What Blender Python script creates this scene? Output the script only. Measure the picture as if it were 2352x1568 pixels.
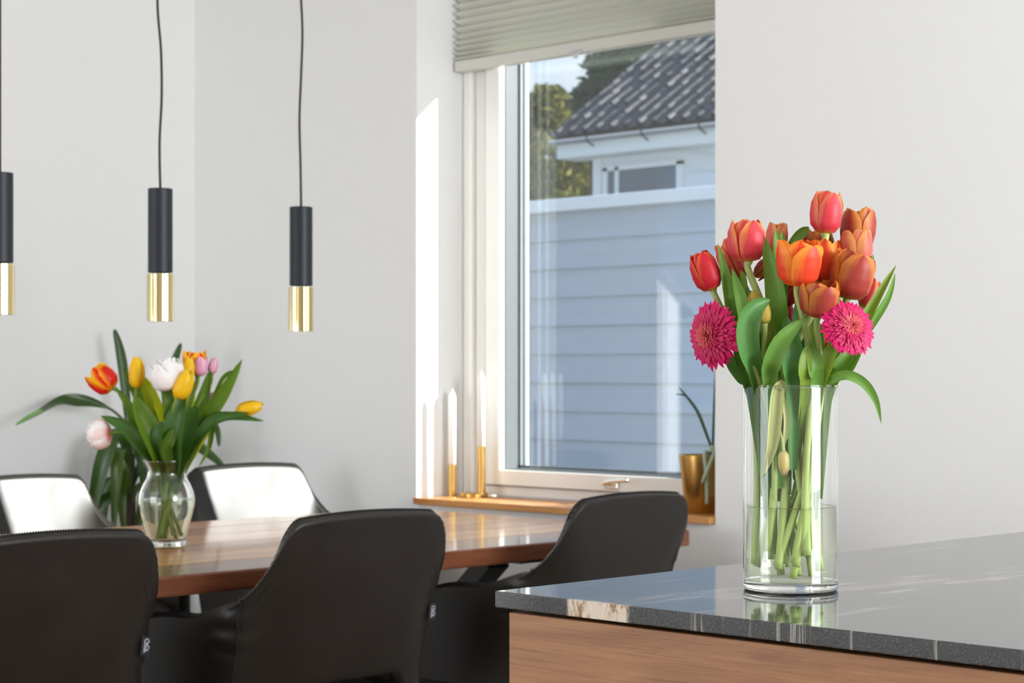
import bpy, bmesh, math, random
from mathutils import Vector, Matrix, Euler
from math import sin, cos, pi, sqrt, radians

for o in list(bpy.data.objects):
    bpy.data.objects.remove(o, do_unlink=True)
scene = bpy.context.scene
COL = scene.collection
random.seed(7)

# ------------------------------------------------------------------ camera
F_PX = 4475.0                       # focal length in pixels of the 2352 px wide frame
HORIZON = 855.0
CAM_Z = 1.194
YAW = radians(44.7)
DV = Vector((-sin(YAW), cos(YAW), 0))      # viewing direction (level)
RV = Vector((cos(YAW), sin(YAW), 0))       # to the right
cam_data = bpy.data.cameras.new('camera')
cam = bpy.data.objects.new('camera', cam_data)
COL.objects.link(cam)
cam.location = (0, 0, CAM_Z)
cam.rotation_euler = (pi / 2, 0, YAW)
cam_data.sensor_width = 36.0
cam_data.lens = 36.0 * F_PX / 2352.0
cam_data.shift_y = (HORIZON - 784.0) / 2352.0
cam_data.clip_start = 0.05
cam_data.clip_end = 300
cam_data.dof.use_dof = True
cam_data.dof.focus_distance = 2.46
cam_data.dof.aperture_fstop = 13.0
scene.camera = cam

# ------------------------------------------------------------------ sky, sun, added fill lights, exposure
vs = scene.view_settings
vs.view_transform = 'Standard'
vs.look = 'None'
vs.gamma = 1.0
vs.use_curve_mapping = False
vs.exposure = 0.24

SUN_TRAVEL = Vector((-1.0, -0.71, -0.60)).normalized()
world = bpy.data.worlds.new('sky')
scene.world = world
world.use_nodes = True
wn = world.node_tree.nodes
wl = world.node_tree.links
wn.clear()
w_out = wn.new('ShaderNodeOutputWorld')
w_bg = wn.new('ShaderNodeBackground')
w_tc = wn.new('ShaderNodeTexCoord')
w_sep = wn.new('ShaderNodeSeparateXYZ')
w_ramp = wn.new('ShaderNodeValToRGB')
w_ramp.color_ramp.elements[0].position = 0.0
w_ramp.color_ramp.elements[0].color = (0.52, 0.72, 1.0, 1)
w_ramp.color_ramp.elements[1].position = 0.75
w_ramp.color_ramp.elements[1].color = (0.16, 0.36, 0.85, 1)
w_map = wn.new('ShaderNodeMapping')
w_map.inputs['Scale'].default_value = (3.0, 3.0, 7.0)
w_noise = wn.new('ShaderNodeTexNoise')
w_noise.inputs['Scale'].default_value = 1.6
w_noise.inputs['Detail'].default_value = 7
w_cr = wn.new('ShaderNodeValToRGB')
w_cr.color_ramp.elements[0].position = 0.44
w_cr.color_ramp.elements[0].color = (0, 0, 0, 1)
w_cr.color_ramp.elements[1].position = 0.66
w_cr.color_ramp.elements[1].color = (1, 1, 1, 1)
w_mix = wn.new('ShaderNodeMixRGB')
w_mix.inputs[2].default_value = (0.95, 0.97, 1.0, 1)
wl.new(w_tc.outputs['Generated'], w_sep.inputs[0])
wl.new(w_sep.outputs['Z'], w_ramp.inputs['Fac'])
wl.new(w_tc.outputs['Generated'], w_map.inputs['Vector'])
wl.new(w_map.outputs[0], w_noise.inputs['Vector'])
wl.new(w_noise.outputs['Fac'], w_cr.inputs['Fac'])
wl.new(w_cr.outputs['Color'], w_mix.inputs['Fac'])
wl.new(w_ramp.outputs['Color'], w_mix.inputs[1])
wl.new(w_mix.outputs['Color'], w_bg.inputs['Color'])
w_bg.inputs['Strength'].default_value = 0.9
wl.new(w_bg.outputs[0], w_out.inputs['Surface'])

sun_data = bpy.data.lights.new('sun', 'SUN')
sun_data.energy = 17.0
sun_data.color = (1.0, 0.95, 0.88)
sun_data.angle = radians(0.53)
sun = bpy.data.objects.new('sun', sun_data)
COL.objects.link(sun)
sun.rotation_euler = SUN_TRAVEL.to_track_quat('-Z', 'Y').to_euler()
sun.location = (8, 10, 9)


def fill_light(name, loc, direction, sx, sy, power, color):
    """soft area light added in an unseen opening to brighten the room"""
    d = bpy.data.lights.new(name, 'AREA')
    d.shape = 'RECTANGLE'
    d.size = sx
    d.size_y = sy
    d.energy = power
    d.color = color
    o = bpy.data.objects.new(name, d)
    COL.objects.link(o)
    o.location = loc
    o.rotation_euler = Vector(direction).to_track_quat('-Z', 'Z').to_euler()
    return o


fill_light('fill_light_back', (-4.5, -2.95, 1.35), (0, 1, 0), 2.6, 2.1, 104, (0.93, 0.97, 1.0))  # added out of view at the back to brighten the window wall
fill_light('fill_light_right', (2.95, 2.85, 1.45), (-1, 0, 0), 2.8, 2.0, 300, (0.93, 0.97, 1.0))  # added out of view on the right to brighten the left wall

# ------------------------------------------------------------------ helpers


def P(px, py, depth):
    """world point that stands `depth` metres in front of the camera"""
    return Vector((0, 0, CAM_Z)) + depth * DV + RV * ((px - 1176.0) / F_PX * depth) + Vector((0, 0, (HORIZON - py) / F_PX * depth))


class MB:
    def __init__(self):
        self.v = []
        self.f = []
        self.uv = []        # per face list of uv or None
        self.m = []

    def add(self, verts, faces, uvs=None, mi=0):
        b = len(self.v)
        self.v += [tuple(p) for p in verts]
        for i, f in enumerate(faces):
            self.f.append([b + k for k in f])
            self.uv.append(uvs[i] if uvs else None)
            self.m.append(mi)
        return self

    def box(self, x0, x1, y0, y1, z0, z1):
        v = [(x0, y0, z0), (x1, y0, z0), (x1, y1, z0), (x0, y1, z0), (x0, y0, z1), (x1, y0, z1), (x1, y1, z1), (x0, y1, z1)]
        f = [(0, 3, 2, 1), (4, 5, 6, 7), (0, 1, 5, 4), (1, 2, 6, 5), (2, 3, 7, 6), (3, 0, 4, 7)]
        return self.add(v, f)

    def hexa(self, v8):
        f = [(0, 3, 2, 1), (4, 5, 6, 7), (0, 1, 5, 4), (1, 2, 6, 5), (2, 3, 7, 6), (3, 0, 4, 7)]
        return self.add(v8, f)

    def grid(self, fn, nu, nv, closed_u=False, mi=0):
        """fn(i/nu, j/nv) -> point"""
        vs_, fs, uvs = [], [], []
        cu = nu if closed_u else nu + 1
        for j in range(nv + 1):
            for i in range(cu):
                vs_.append(fn(i / nu, j / nv))
        for j in range(nv):
            for i in range(nu):
                a = j * cu + i
                b = j * cu + (i + 1) % cu
                c = (j + 1) * cu + (i + 1) % cu
                d = (j + 1) * cu + i
                fs.append((a, b, c, d))
                uvs.append([(i / nu, j / nv), ((i + 1) / nu, j / nv), ((i + 1) / nu, (j + 1) / nv), (i / nu, (j + 1) / nv)])
        return self.add(vs_, fs, uvs, mi)

    def tube(self, pts, radii, seg=8, cap=True, flat=1.0):
        pts = [Vector(p) for p in pts]
        n = len(pts)
        if not hasattr(radii, '__len__'):
            radii = [radii] * n
        vs_, fs = [], []
        t0 = (pts[1] - pts[0]).normalized()
        ref = Vector((0, 0, 1)) if abs(t0.z) < 0.9 else Vector((1, 0, 0))
        nrm = t0.cross(ref).normalized()
        for i in range(n):
            a = pts[max(i - 1, 0)]
            b = pts[min(i + 1, n - 1)]
            t = (b - a)
            t = t.normalized() if t.length > 1e-9 else t0
            nrm = (nrm - t * nrm.dot(t))
            nrm = nrm.normalized() if nrm.length > 1e-6 else t.orthogonal().normalized()
            bn = t.cross(nrm)
            for k in range(seg):
                an = 2 * pi * k / seg
                vs_.append(pts[i] + nrm * (cos(an) * radii[i]) + bn * (sin(an) * radii[i] * flat))
        for i in range(n - 1):
            for k in range(seg):
                a = i * seg + k
                b = i * seg + (k + 1) % seg
                fs.append((a, b, b + seg, a + seg))
        if cap:
            fs.append(tuple(range(seg))[::-1])
            fs.append(tuple((n - 1) * seg + k for k in range(seg)))
        return self.add(vs_, fs)

    def lathe(self, prof, seg=32, c=(0, 0, 0), cap0=False, cap1=False):
        vs_, fs = [], []
        n = len(prof)
        for (r, z) in prof:
            for k in range(seg):
                a = 2 * pi * k / seg
                vs_.append((c[0] + r * cos(a), c[1] + r * sin(a), c[2] + z))
        for i in range(n - 1):
            for k in range(seg):
                a = i * seg + k
                b = i * seg + (k + 1) % seg
                fs.append((a, b, b + seg, a + seg))
        if cap0:
            fs.append(tuple(range(seg))[::-1])
        if cap1:
            fs.append(tuple((n - 1) * seg + k for k in range(seg)))
        return self.add(vs_, fs)

    def mesh(self, name, mats, smooth=False):
        me = bpy.data.meshes.new(name)
        me.from_pydata(self.v, [], self.f)
        if any(u is not None for u in self.uv):
            ul = me.uv_layers.new(name='UVMap')
            k = 0
            for fi, f in enumerate(self.f):
                u = self.uv[fi]
                for q in range(len(f)):
                    ul.data[k].uv = u[q] if u else (0, 0)
                    k += 1
        for m in (mats if isinstance(mats, (list, tuple)) else [mats]):
            me.materials.append(m)
        if any(self.m):
            me.polygons.foreach_set('material_index', self.m)
        if smooth:
            me.polygons.foreach_set('use_smooth', [True] * len(self.f))
        me.update()
        return me


def link(name, me, parent=None):
    o = bpy.data.objects.new(name, me)
    COL.objects.link(o)
    if parent is not None:
        o.parent = parent
    return o


def obj(name, mb, m, parent=None, smooth=False, bevel=0.0, bseg=2, sub=0):
    o = link(name, mb.mesh(name, m, smooth), parent)
    if bevel:
        b = o.modifiers.new('bevel', 'BEVEL')
        b.width = bevel
        b.segments = bseg
        b.limit_method = 'ANGLE'
        b.harden_normals = False
    if sub:
        s = o.modifiers.new('sub', 'SUBSURF')
        s.levels = sub
        s.render_levels = sub
    return o


def tag(o, label=None, cat=None, group=None, kind=None):
    if label:
        o['label'] = label
    if cat:
        o['category'] = cat
    if group:
        o['group'] = group
    if kind:
        o['kind'] = kind
    return o


def thing(name, label, cat, loc=(0, 0, 0), rotz=0.0, group=None):
    o = bpy.data.objects.new(name, None)
    o.empty_display_size = 0.05
    COL.objects.link(o)
    o.location = loc
    o.rotation_euler = (0, 0, rotz)
    return tag(o, label, cat, group)


def struct(name, mb, m, parent=None, bevel=0.0, smooth=False):
    o = obj(name, mb, m, parent, bevel=bevel, smooth=smooth)
    if parent is None:
        o['kind'] = 'structure'
    return o


def copy_tree(o, parent=None):
    c = o.copy()
    COL.objects.link(c)
    c.parent = parent
    for ch in list(o.children):
        copy_tree(ch, c)
    return c


def smoothpts(pts, n=6):
    """Catmull-Rom through the points"""
    p = [Vector(q) for q in pts]
    out = []
    for i in range(len(p) - 1):
        p0 = p[max(i - 1, 0)]
        p1, p2 = p[i], p[i + 1]
        p3 = p[min(i + 2, len(p) - 1)]
        for k in range(n):
            t = k / n
            out.append(0.5 * ((2 * p1) + (p2 - p0) * t + (2 * p0 - 5 * p1 + 4 * p2 - p3) * t * t + (3 * p1 - p0 - 3 * p2 + p3) * t ** 3))
    out.append(p[-1])
    return out


def sstep(a, b, x):
    t = max(0.0, min(1.0, (x - a) / (b - a)))
    return t * t * (3 - 2 * t)


# ------------------------------------------------------------------ materials
class NT:
    def __init__(self, name):
        self.mat = bpy.data.materials.new(name)
        self.mat.use_nodes = True
        self.n = self.mat.node_tree.nodes
        self.l = self.mat.node_tree.links
        self.n.clear()
        self.out = self.n.new('ShaderNodeOutputMaterial')

    def node(self, typ, **kw):
        nd = self.n.new(typ)
        for k, v in kw.items():
            if k in nd.inputs:
                nd.inputs[k].default_value = v
            else:
                setattr(nd, k, v)
        return nd

    def ln(self, a, b):
        self.l.new(a, b)

    def coord(self, kind='Object', scale=(1, 1, 1), rot=(0, 0, 0), loc=(0, 0, 0)):
        t = self.n.new('ShaderNodeTexCoord')
        m = self.n.new('ShaderNodeMapping')
        m.inputs['Scale'].default_value = scale
        m.inputs['Rotation'].default_value = rot
        m.inputs['Location'].default_value = loc
        self.ln(t.outputs[kind], m.inputs['Vector'])
        return m.outputs[0]

    def noise(self, vec, scale, detail=4, rough=0.5, dist=0.0):
        nd = self.node('ShaderNodeTexNoise')
        nd.inputs['Scale'].default_value = scale
        nd.inputs['Detail'].default_value = detail
        nd.inputs['Roughness'].default_value = rough
        nd.inputs['Distortion'].default_value = dist
        if vec is not None:
            self.ln(vec, nd.inputs['Vector'])
        return nd.outputs['Fac']

    def ramp(self, fac, stops):
        nd = self.n.new('ShaderNodeValToRGB')
        e = nd.color_ramp.elements
        while len(e) < len(stops):
            e.new(0.5)
        for i, (p, c) in enumerate(stops):
            e[i].position = p
            e[i].color = (*c, 1) if len(c) == 3 else c
        self.ln(fac, nd.inputs['Fac'])
        return nd.outputs['Color']

    def mixc(self, fac, a, b, mode='MIX'):
        nd = self.n.new('ShaderNodeMixRGB')
        nd.blend_type = mode
        for i, s in ((0, fac), (1, a), (2, b)):
            if isinstance(s, (int, float)):
                nd.inputs[i].default_value = s
            elif isinstance(s, tuple):
                nd.inputs[i].default_value = (*s, 1) if len(s) == 3 else s
            else:
                self.ln(s, nd.inputs[i])
        return nd.outputs[0]

    def math(self, op, a, b=None):
        nd = self.n.new('ShaderNodeMath')
        nd.operation = op
        for i, s in ((0, a), (1, b)):
            if s is None:
                continue
            if isinstance(s, (int, float)):
                nd.inputs[i].default_value = s
            else:
                self.ln(s, nd.inputs[i])
        return nd.outputs[0]

    def bump(self, h, strength=0.2, dist=0.01):
        nd = self.n.new('ShaderNodeBump')
        nd.inputs['Strength'].default_value = strength
        nd.inputs['Distance'].default_value = dist
        self.ln(h, nd.inputs['Height'])
        return nd.outputs[0]

    def pbr(self, color, rough=0.5, metal=0.0, spec=0.5, normal=None, **kw):
        b = self.n.new('ShaderNodeBsdfPrincipled')
        for k, s in (('Base Color', color), ('Roughness', rough), ('Metallic', metal), ('Specular IOR Level', spec)):
            if isinstance(s, (int, float)):
                b.inputs[k].default_value = s
            elif isinstance(s, tuple):
                b.inputs[k].default_value = (*s, 1) if len(s) == 3 else s
            else:
                self.ln(s, b.inputs[k])
        for k, v in kw.items():
            b.inputs[k.replace('_', ' ')].default_value = v
        if normal is not None:
            self.ln(normal, b.inputs['Normal'])
        return b

    def done(self, sh):
        self.ln(sh.outputs[0] if hasattr(sh, 'outputs') else sh, self.out.inputs['Surface'])
        return self.mat


def lin(r, g, b):
    f = lambda c: ((c / 255 + 0.055) / 1.055) ** 2.4 if c / 255 > 0.04045 else c / 255 / 12.92
    return (f(r), f(g), f(b))


def plain(name, c, rough=0.5, metal=0.0, spec=0.5, nscale=0, namt=0.06, bump=0.0, **kw):
    t = NT(name)
    col = c
    nm = None
    if nscale:
        fac = t.noise(t.coord('Object'), nscale, 4)
        col = t.mixc(fac, tuple(x * (1 - namt) for x in c), tuple(min(1, x * (1 + namt)) for x in c))
        if bump:
            nm = t.bump(fac, bump, 0.004)
    return t.done(t.pbr(col, rough, metal, spec, nm, **kw))


def schlick(t, f0):
    """reflectance of a clear sheet, the same seen from either side"""
    g = t.node('ShaderNodeNewGeometry')
    d = t.node('ShaderNodeVectorMath', operation='DOT_PRODUCT')
    t.ln(g.outputs['Normal'], d.inputs[0])
    t.ln(g.outputs['Incoming'], d.inputs[1])
    c = t.math('ABSOLUTE', d.outputs['Value'])
    p = t.math('POWER', t.math('SUBTRACT', 1.0, c), 5.0)
    return t.math('ADD', t.math('MULTIPLY', p, 1 - f0), f0)


def thin_glass(name, tint=(0.97, 0.99, 0.98), ior=1.5, gain=1.0, rough=0.0):
    t = NT(name)
    tr = t.node('ShaderNodeBsdfTransparent')
    tr.inputs['Color'].default_value = (*tint, 1)
    gl = t.node('ShaderNodeBsdfGlossy')
    gl.inputs['Roughness'].default_value = rough
    gl.inputs['Color'].default_value = (1, 1, 1, 1)
    fac = t.math('MULTIPLY', schlick(t, ((ior - 1) / (ior + 1)) ** 2), gain)
    mx = t.node('ShaderNodeMixShader')
    t.ln(fac, mx.inputs[0])
    t.ln(tr.outputs[0], mx.inputs[1])
    t.ln(gl.outputs[0], mx.inputs[2])
    return t.done(mx)


M = {}
M['wall'] = plain('wall_paint', (0.80, 0.80, 0.79), 0.85, nscale=60, namt=0.015, bump=0.03)
M['ceiling'] = plain('ceiling_paint', (0.85, 0.845, 0.83), 0.9, nscale=20, namt=0.01)
M['white'] = plain('white_gloss_paint', (0.84, 0.83, 0.79), 0.35, nscale=8, namt=0.02)
M['gasket'] = plain('grey_gasket', (0.10, 0.12, 0.13), 0.5, nscale=30)
M['spacer'] = plain('pane_spacer', (0.13, 0.15, 0.16), 0.4, nscale=30)
M['beadgrey'] = plain('grey_glazing_bead', (0.085, 0.095, 0.10), 0.45, nscale=30)
M['chrome'] = plain('satin_chrome', (0.80, 0.78, 0.74), 0.22, 1.0, nscale=40, namt=0.03)
M['brass'] = plain('brushed_brass', lin(190, 152, 86), 0.28, 1.0, nscale=90, namt=0.08)
M['wax'] = plain('white_wax', (0.86, 0.85, 0.82), 0.45, nscale=20, namt=0.02)
M['wick'] = plain('wick', (0.7, 0.68, 0.64), 0.9, nscale=50)
M['blackmetal'] = plain('black_powder_coat', lin(30, 35, 44), 0.45, spec=.35, nscale=120, namt=0.1)
M['steel'] = plain('dark_steel', lin(48, 46, 44), 0.4, 0.4, nscale=30, namt=0.1)
M['cord'] = plain('cord_fabric', lin(48, 36, 30), 0.8, nscale=300, namt=0.2)
M['pane'] = thin_glass('window_glass', (0.95, 0.975, 0.985), 1.5, 1.0)
M['vasewall'] = thin_glass('vase_wall_glass', (0.975, 0.99, 0.98), 1.5, 1.25)
_g = NT('vase_glass')
M['vaseglass'] = _g.done(_g.pbr((0.985, 0.995, 0.985), 0.0, 0, 0.5, None, Transmission_Weight=1.0, IOR=1.46))
# ------------------------------------------------------------------ more surface materials
def oak_material(name, c_dark, c_light, axis='X', rough=0.45, scale=1.0, gloss_coat=0.0):
    t = NT(name)
    st = {'X': (1.0, 9.0, 9.0), 'Y': (9.0, 1.0, 9.0)}[axis]
    v = t.coord('Object', tuple(s * scale for s in st))
    n1 = t.noise(v, 3.0, 8, 0.65, 0.6)
    v2 = t.coord('Object', tuple(s * scale * (1 if i == ('X', 'Y').index(axis) else 6) for i, s in enumerate(st)))
    n2 = t.noise(v2, 8.0, 5, 0.75)
    base = t.ramp(n1, [(0.28, c_dark), (0.5, tuple((a + b) / 2 for a, b in zip(c_dark, c_light))), (0.72, c_light)])
    pores = t.ramp(n2, [(0.32, (0.66, 0.58, 0.5)), (0.50, (1, 1, 1))])
    col = t.mixc(1.0, base, pores, 'MULTIPLY')
    return t.done(t.pbr(col, rough, 0, 0.5, t.bump(n2, 0.08, 0.002), Coat_Weight=gloss_coat, Coat_Roughness=0.08))


M['oak'] = oak_material('oak_veneer', lin(126, 80, 46), lin(172, 124, 80), 'X', 0.5)
M['sill_oak'] = oak_material('sill_oak', lin(176, 112, 56), lin(222, 166, 104), 'X', 0.35)
M['floor'] = oak_material('floor_oak', lin(138, 122, 106), lin(176, 160, 142), 'Y', 0.4, 0.6)
M['walnut'] = [oak_material('tabletop_wood', lin(150, 90, 50), lin(210, 146, 90), 'Y', 0.33, 0.8, 0.5),
               oak_material('tabletop_wood_pale', lin(180, 116, 68), lin(234, 178, 118), 'Y', 0.33, 0.9, 0.5),
               oak_material('tabletop_wood_deep', lin(98, 54, 36), lin(150, 92, 60), 'Y', 0.33, 0.7, 0.5)]


def granite():
    t = NT('polished_dark_granite')
    v = t.coord('Object')
    sp = t.noise(v, 420, 3, 0.6)
    base = t.ramp(sp, [(0.30, lin(20, 21, 24)), (0.52, lin(42, 44, 48)), (0.74, lin(92, 95, 100))])
    # veins run lengthwise through the slab, leaning a little towards the room
    vv = t.coord('Object', (34, 3.0, 0.8), (0, 0, radians(16)))
    ns = t.noise(vv, 1.0, 6, 0.6, 0.4)
    vein = t.ramp(ns, [(0.60, (0, 0, 0)), (0.635, (1, 1, 1)), (0.66, (0, 0, 0))])
    col = t.mixc(t.math('MULTIPLY', vein, 0.5), base, lin(196, 194, 190))
    # broad cream and rust inclusion near the corner
    sx = t.node('ShaderNodeSeparateXYZ')
    t.ln(t.coord('Object', rot=(0, 0, radians(16))), sx.inputs[0])
    wob = t.noise(t.coord('Object', (30, 4, 25)), 1.3, 5, 0.6)
    xx = t.math('ADD', sx.outputs['X'], t.math('MULTIPLY', t.math('SUBTRACT', wob, 0.5), 0.02))
    zone = t.ramp(xx, [(0.0, (0, 0, 0)), (1.0, (0, 0, 0))])
    rp = [n for n in t.n if n.type == 'VALTORGB'][-1]
    mr = t.node('ShaderNodeMapRange')
    # slab corner sits at object x 0 / y 0, inclusion spans 0.125..0.222 m along the front edge
    mr.inputs['From Min'].default_value = 0.10
    mr.inputs['From Max'].default_value = 0.24
    t.ln(xx, mr.inputs['Value'])
    e = rp.color_ramp.elements
    e[0].position = 0.12
    e.new(0.16).color = (1, 1, 1, 1)
    e.new(0.80).color = (1, 1, 1, 1)
    e[-1].position = 0.84
    t.ln(mr.outputs[0], rp.inputs['Fac'])
    rust = t.noise(t.coord('Object', (60, 6, 30)), 1.2, 6, 0.65, 0.8)
    cream = t.ramp(rust, [(0.32, lin(70, 66, 66)), (0.40, lin(150, 112, 72)), (0.50, lin(206, 192, 176)), (0.75, lin(224, 214, 204))])
    sy = t.node('ShaderNodeSeparateXYZ')
    t.ln(t.coord('Object'), sy.inputs[0])
    patch = t.ramp(t.noise(t.coord('Object', (18, 5, 1)), 1.0, 4, .6), [(.50, (.03, .03, .03)), (.70, (.6, .6, .6))])
    edge = t.ramp(sy.outputs['Y'], [(0.002, (1, 1, 1)), (0.012, (0, 0, 0))])
    col2 = t.mixc(t.math('MULTIPLY', zone, t.math('MAXIMUM', edge, patch)), col, cream)
    return t.done(t.pbr(col2, 0.06, 0, 0.5, None, IOR=1.75))


M['granite'] = granite()


def leather():
    t = NT('dark_leather')
    v = t.coord('Object')
    g = t.noise(v, 260, 3, 0.6)
    b = t.noise(v, 9, 4, 0.55)
    col = t.mixc(b, lin(27, 23, 20), lin(41, 36, 32))
    return t.done(t.pbr(col, t.ramp(b, [(0.3, (0.37,) * 3), (0.7, (0.44,) * 3)]), 0, 0.42, t.bump(g, 0.12, 0.001)))


M['leather'] = leather()
M['thread'] = plain('stitch_thread', lin(30, 28, 28), 0.6, nscale=200)
M['tagcloth'] = plain('woven_tag', lin(30, 32, 40), 0.8, nscale=300)
M['tagmark'] = plain('tag_mark', lin(190, 194, 204), 0.8, nscale=300)


# ------------------------------------------------------------------ the room
WY = 4.48            # inside face of the window wall
WX = -6.155          # inside face of the left wall
CEIL = 2.75
OX0, OX1 = -4.889, -3.595      # window opening
OZ0, OZ1 = 0.748, 2.55
YB, XR = -3.0, 3.0

fl = MB().box(WX - .3, XR + .3, YB - .3, WY + .4, -0.12, 0.0)
struct('floor', fl, M['floor'])
struct('ceiling', MB().box(WX - .3, XR + .3, YB - .3, WY + .4, CEIL, CEIL + 0.15), M['ceiling'])
wall = MB()
T0, T1 = WY, WY + 0.38
wall.box(WX - .3, OX0, T0, T1, 0, CEIL)
wall.box(OX0, OX1, T0, T1, 0, OZ0)
wall.box(OX0, OX1, T0, T1, OZ1, CEIL)
wall.box(OX1, XR + .3, T0, T1, 0, CEIL)
struct('wall_window_side', wall, M['wall'])
LW0, LW1 = 0.1, 2.35
wl_ = MB()
wl_.box(WX - .3, WX, LW1, WY, 0, CEIL)
wl_.box(WX - .3, WX, YB - .3, LW0, 0, CEIL)
wl_.box(WX - .3, WX, LW0, LW1, 2.3, CEIL)
wl_.box(WX - .3, WX, LW0, LW1, 0, 0.35)
struct('wall_left', wl_, M['wall'])
wb = MB()
wb.box(WX, -5.85, YB - .3, YB, 0, CEIL)
wb.box(-2.35, XR + .3, YB - .3, YB, 0, CEIL)
wb.box(-5.85, -2.35, YB - .3, YB, 0, 0.25)
wb.box(-5.85, -2.35, YB - .3, YB, 2.45, CEIL)
struct('wall_back', wb, M['wall'])
wr = MB()
wr.box(XR, XR + .3, YB, 1.4, 0, CEIL)
wr.box(XR, XR + .3, 4.3, WY, 0, CEIL)
wr.box(XR, XR + .3, 1.4, 4.3, 0, 0.4)
wr.box(XR, XR + .3, 1.4, 4.3, 2.5, CEIL)
struct('wall_right', wr, M['wall'])
struct('baseboard_window_side', MB().box(WX, XR, WY - .014, WY, 0, 0.07), M['white'], bevel=.003)
struct('baseboard_left', MB().box(WX, WX + .014, LW1, WY - .014, 0, 0.07), M['white'], bevel=.003)

# --- the window
win = bpy.data.objects.new('window_1', None)
COL.objects.link(win)
win.location = ((OX0 + OX1) / 2, WY + .25, OZ0)
win['kind'] = 'structure'
win['label'] = 'white framed casement window with wooden sill over the dining table'


def wpart(name, mb, m, parent=win, bevel=.002, smooth=False):
    o = obj(name, mb, m, parent, bevel=bevel, smooth=smooth)
    if parent is win:
        o.matrix_parent_inverse = Matrix.Translation(-Vector(win.location))
    return o


FY0, FY1 = 4.716, 4.86
FXL, FXR = OX0 + .104, OX1 - .104
FZB, FZT = 0.808, OZ1 - .06
wpart('frame_jamb', MB().box(OX0 + .002, FXL - .002, FY0, FY1, 0.772, OZ1 - .002), M['white'])
wpart('frame_jamb', MB().box(FXR + .002, OX1 - .002, FY0, FY1, 0.772, OZ1 - .002), M['white'])
wpart('frame_rail', MB().box(FXL - .002, FXR + .002, FY0 + .001, FY1, 0.772, FZB - .002), M['white'])
wpart('frame_rail', MB().box(FXL - .002, FXR + .002, FY0 + .001, FY1, FZT + .002, OZ1 - .002), M['white'])
wpart('frame_moulding', MB().box(OX0 + .002, OX0 + .045, FY0 - .022, FY0, 0.772, OZ1 - .002), M['white'], bevel=.006)
SY0, SY1 = 4.70, 4.845
SXL, SXR = FXL + .003, FXR - .003
GXL, GXR = -4.711, -3.773
GZB, GZT = 0.862, FZT - .055
wpart('sash_stile', MB().box(SXL, GXL, SY0, SY1, FZB + .001, FZT), M['white'], bevel=.004)
wpart('sash_stile', MB().box(GXR, SXR, SY0, SY1, FZB + .001, FZT), M['white'], bevel=.004)
wpart('sash_rail', MB().box(GXL, GXR, SY0, SY1, FZB + .001, GZB), M['white'], bevel=.004)
wpart('sash_rail', MB().box(GXL, GXR, SY0, SY1, GZT, FZT), M['white'], bevel=.004)
wpart('gasket', MB().box(FXL, FXL + .0028, SY0 + .004, SY1, FZB, FZT).box(FXR - .0028, FXR, SY0 + .004, SY1, FZB, FZT)
      .box(FXL, FXR, SY0 + .004, SY1, FZB - .001, FZB + .0008), M['gasket'], bevel=0)
# glazing beads and the spacer between the panes, running round the glass
bd = MB()
for (a, b) in ((4.724, 4.783),):
    bd.box(GXL, GXL + .004, a, b, GZB, GZT).box(GXR - .004, GXR, a, b, GZB, GZT)
    bd.box(GXL, GXR, a, b, GZB, GZB + .004).box(GXL, GXR, a, b, GZT - .004, GZT)
wpart('glazing_bead', bd, M['beadgrey'], bevel=.002)
spc = MB()
for (a, b) in ((4.789, 4.801), (4.809, 4.821)):
    spc.box(GXL, GXL + .013, a, b, GZB, GZT).box(GXR - .013, GXR, a, b, GZB, GZT)
    spc.box(GXL, GXR, a, b, GZB, GZB + .013).box(GXL, GXR, a, b, GZT - .013, GZT)
wpart('pane_spacer', spc, M['spacer'], bevel=0)
for gy in (4.785, 4.805, 4.825):
    wpart('pane', MB().add([(GXL, gy, GZB), (GXR, gy, GZB), (GXR, gy, GZT), (GXL, gy, GZT)], [(0, 1, 2, 3)]), M['pane'], bevel=0)
# handle: rosette, neck and lever
hz = 0.836
hd = wpart('window_handle', MB().box(-4.225, -4.165, SY0 - .009, SY0 + .001, hz - .018, hz + .014), M['chrome'], bevel=.004)
lv = MB().tube(smoothpts([(-4.195, SY0 - .006, hz - .003), (-4.195, SY0 - .035, hz - .001), (-4.182, SY0 - .048, hz + .003), (-4.15, SY0 - .05, hz + .010), (-4.085, SY0 - .05, hz + .016)], 6), .0085, 10, flat=.8)
obj('lever', lv, M['chrome'], hd, smooth=True)
# inner sill
wpart('sill', MB().box(OX0 + .003, OX1 - .003, 4.458, FY0 - .001, 0.748, 0.77), M['sill_oak'], bevel=.003)

# --- pleated blind
bl = thing('pleated_blind', 'pale grey pleated cellular blind half lowered over the window', 'blind', ((OX0 + OX1) / 2, 4.67, 2.232))
BX0, BX1 = OX0 + .008, OX1 - .008
zs = [2.269]
step = .0080
while zs[-1] < OZ1 - .03:
    zs.append(zs[-1] + step)
    step = min(.0135, step * 1.045)
prof = []
for i, z in enumerate(zs):
    prof.append((4.640 if i % 2 else 4.676, z))
fab = MB()
vsn = []
for (y, z) in prof:
    vsn += [(BX0 + .004, y, z), (BX1 - .004, y, z)]
fab.add(vsn, [(2 * i, 2 * i + 1, 2 * i + 3, 2 * i + 2) for i in range(len(prof) - 1)])
vsb = []
for (y, z) in prof:
    vsb += [(BX0 + .004, 4.696 - (y - 4.676) * .3, z), (BX1 - .004, 4.696 - (y - 4.676) * .3, z)]
fab.add(vsb, [(2 * i + 1, 2 * i, 2 * i + 2, 2 * i + 3) for i in range(len(prof) - 1)])


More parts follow.
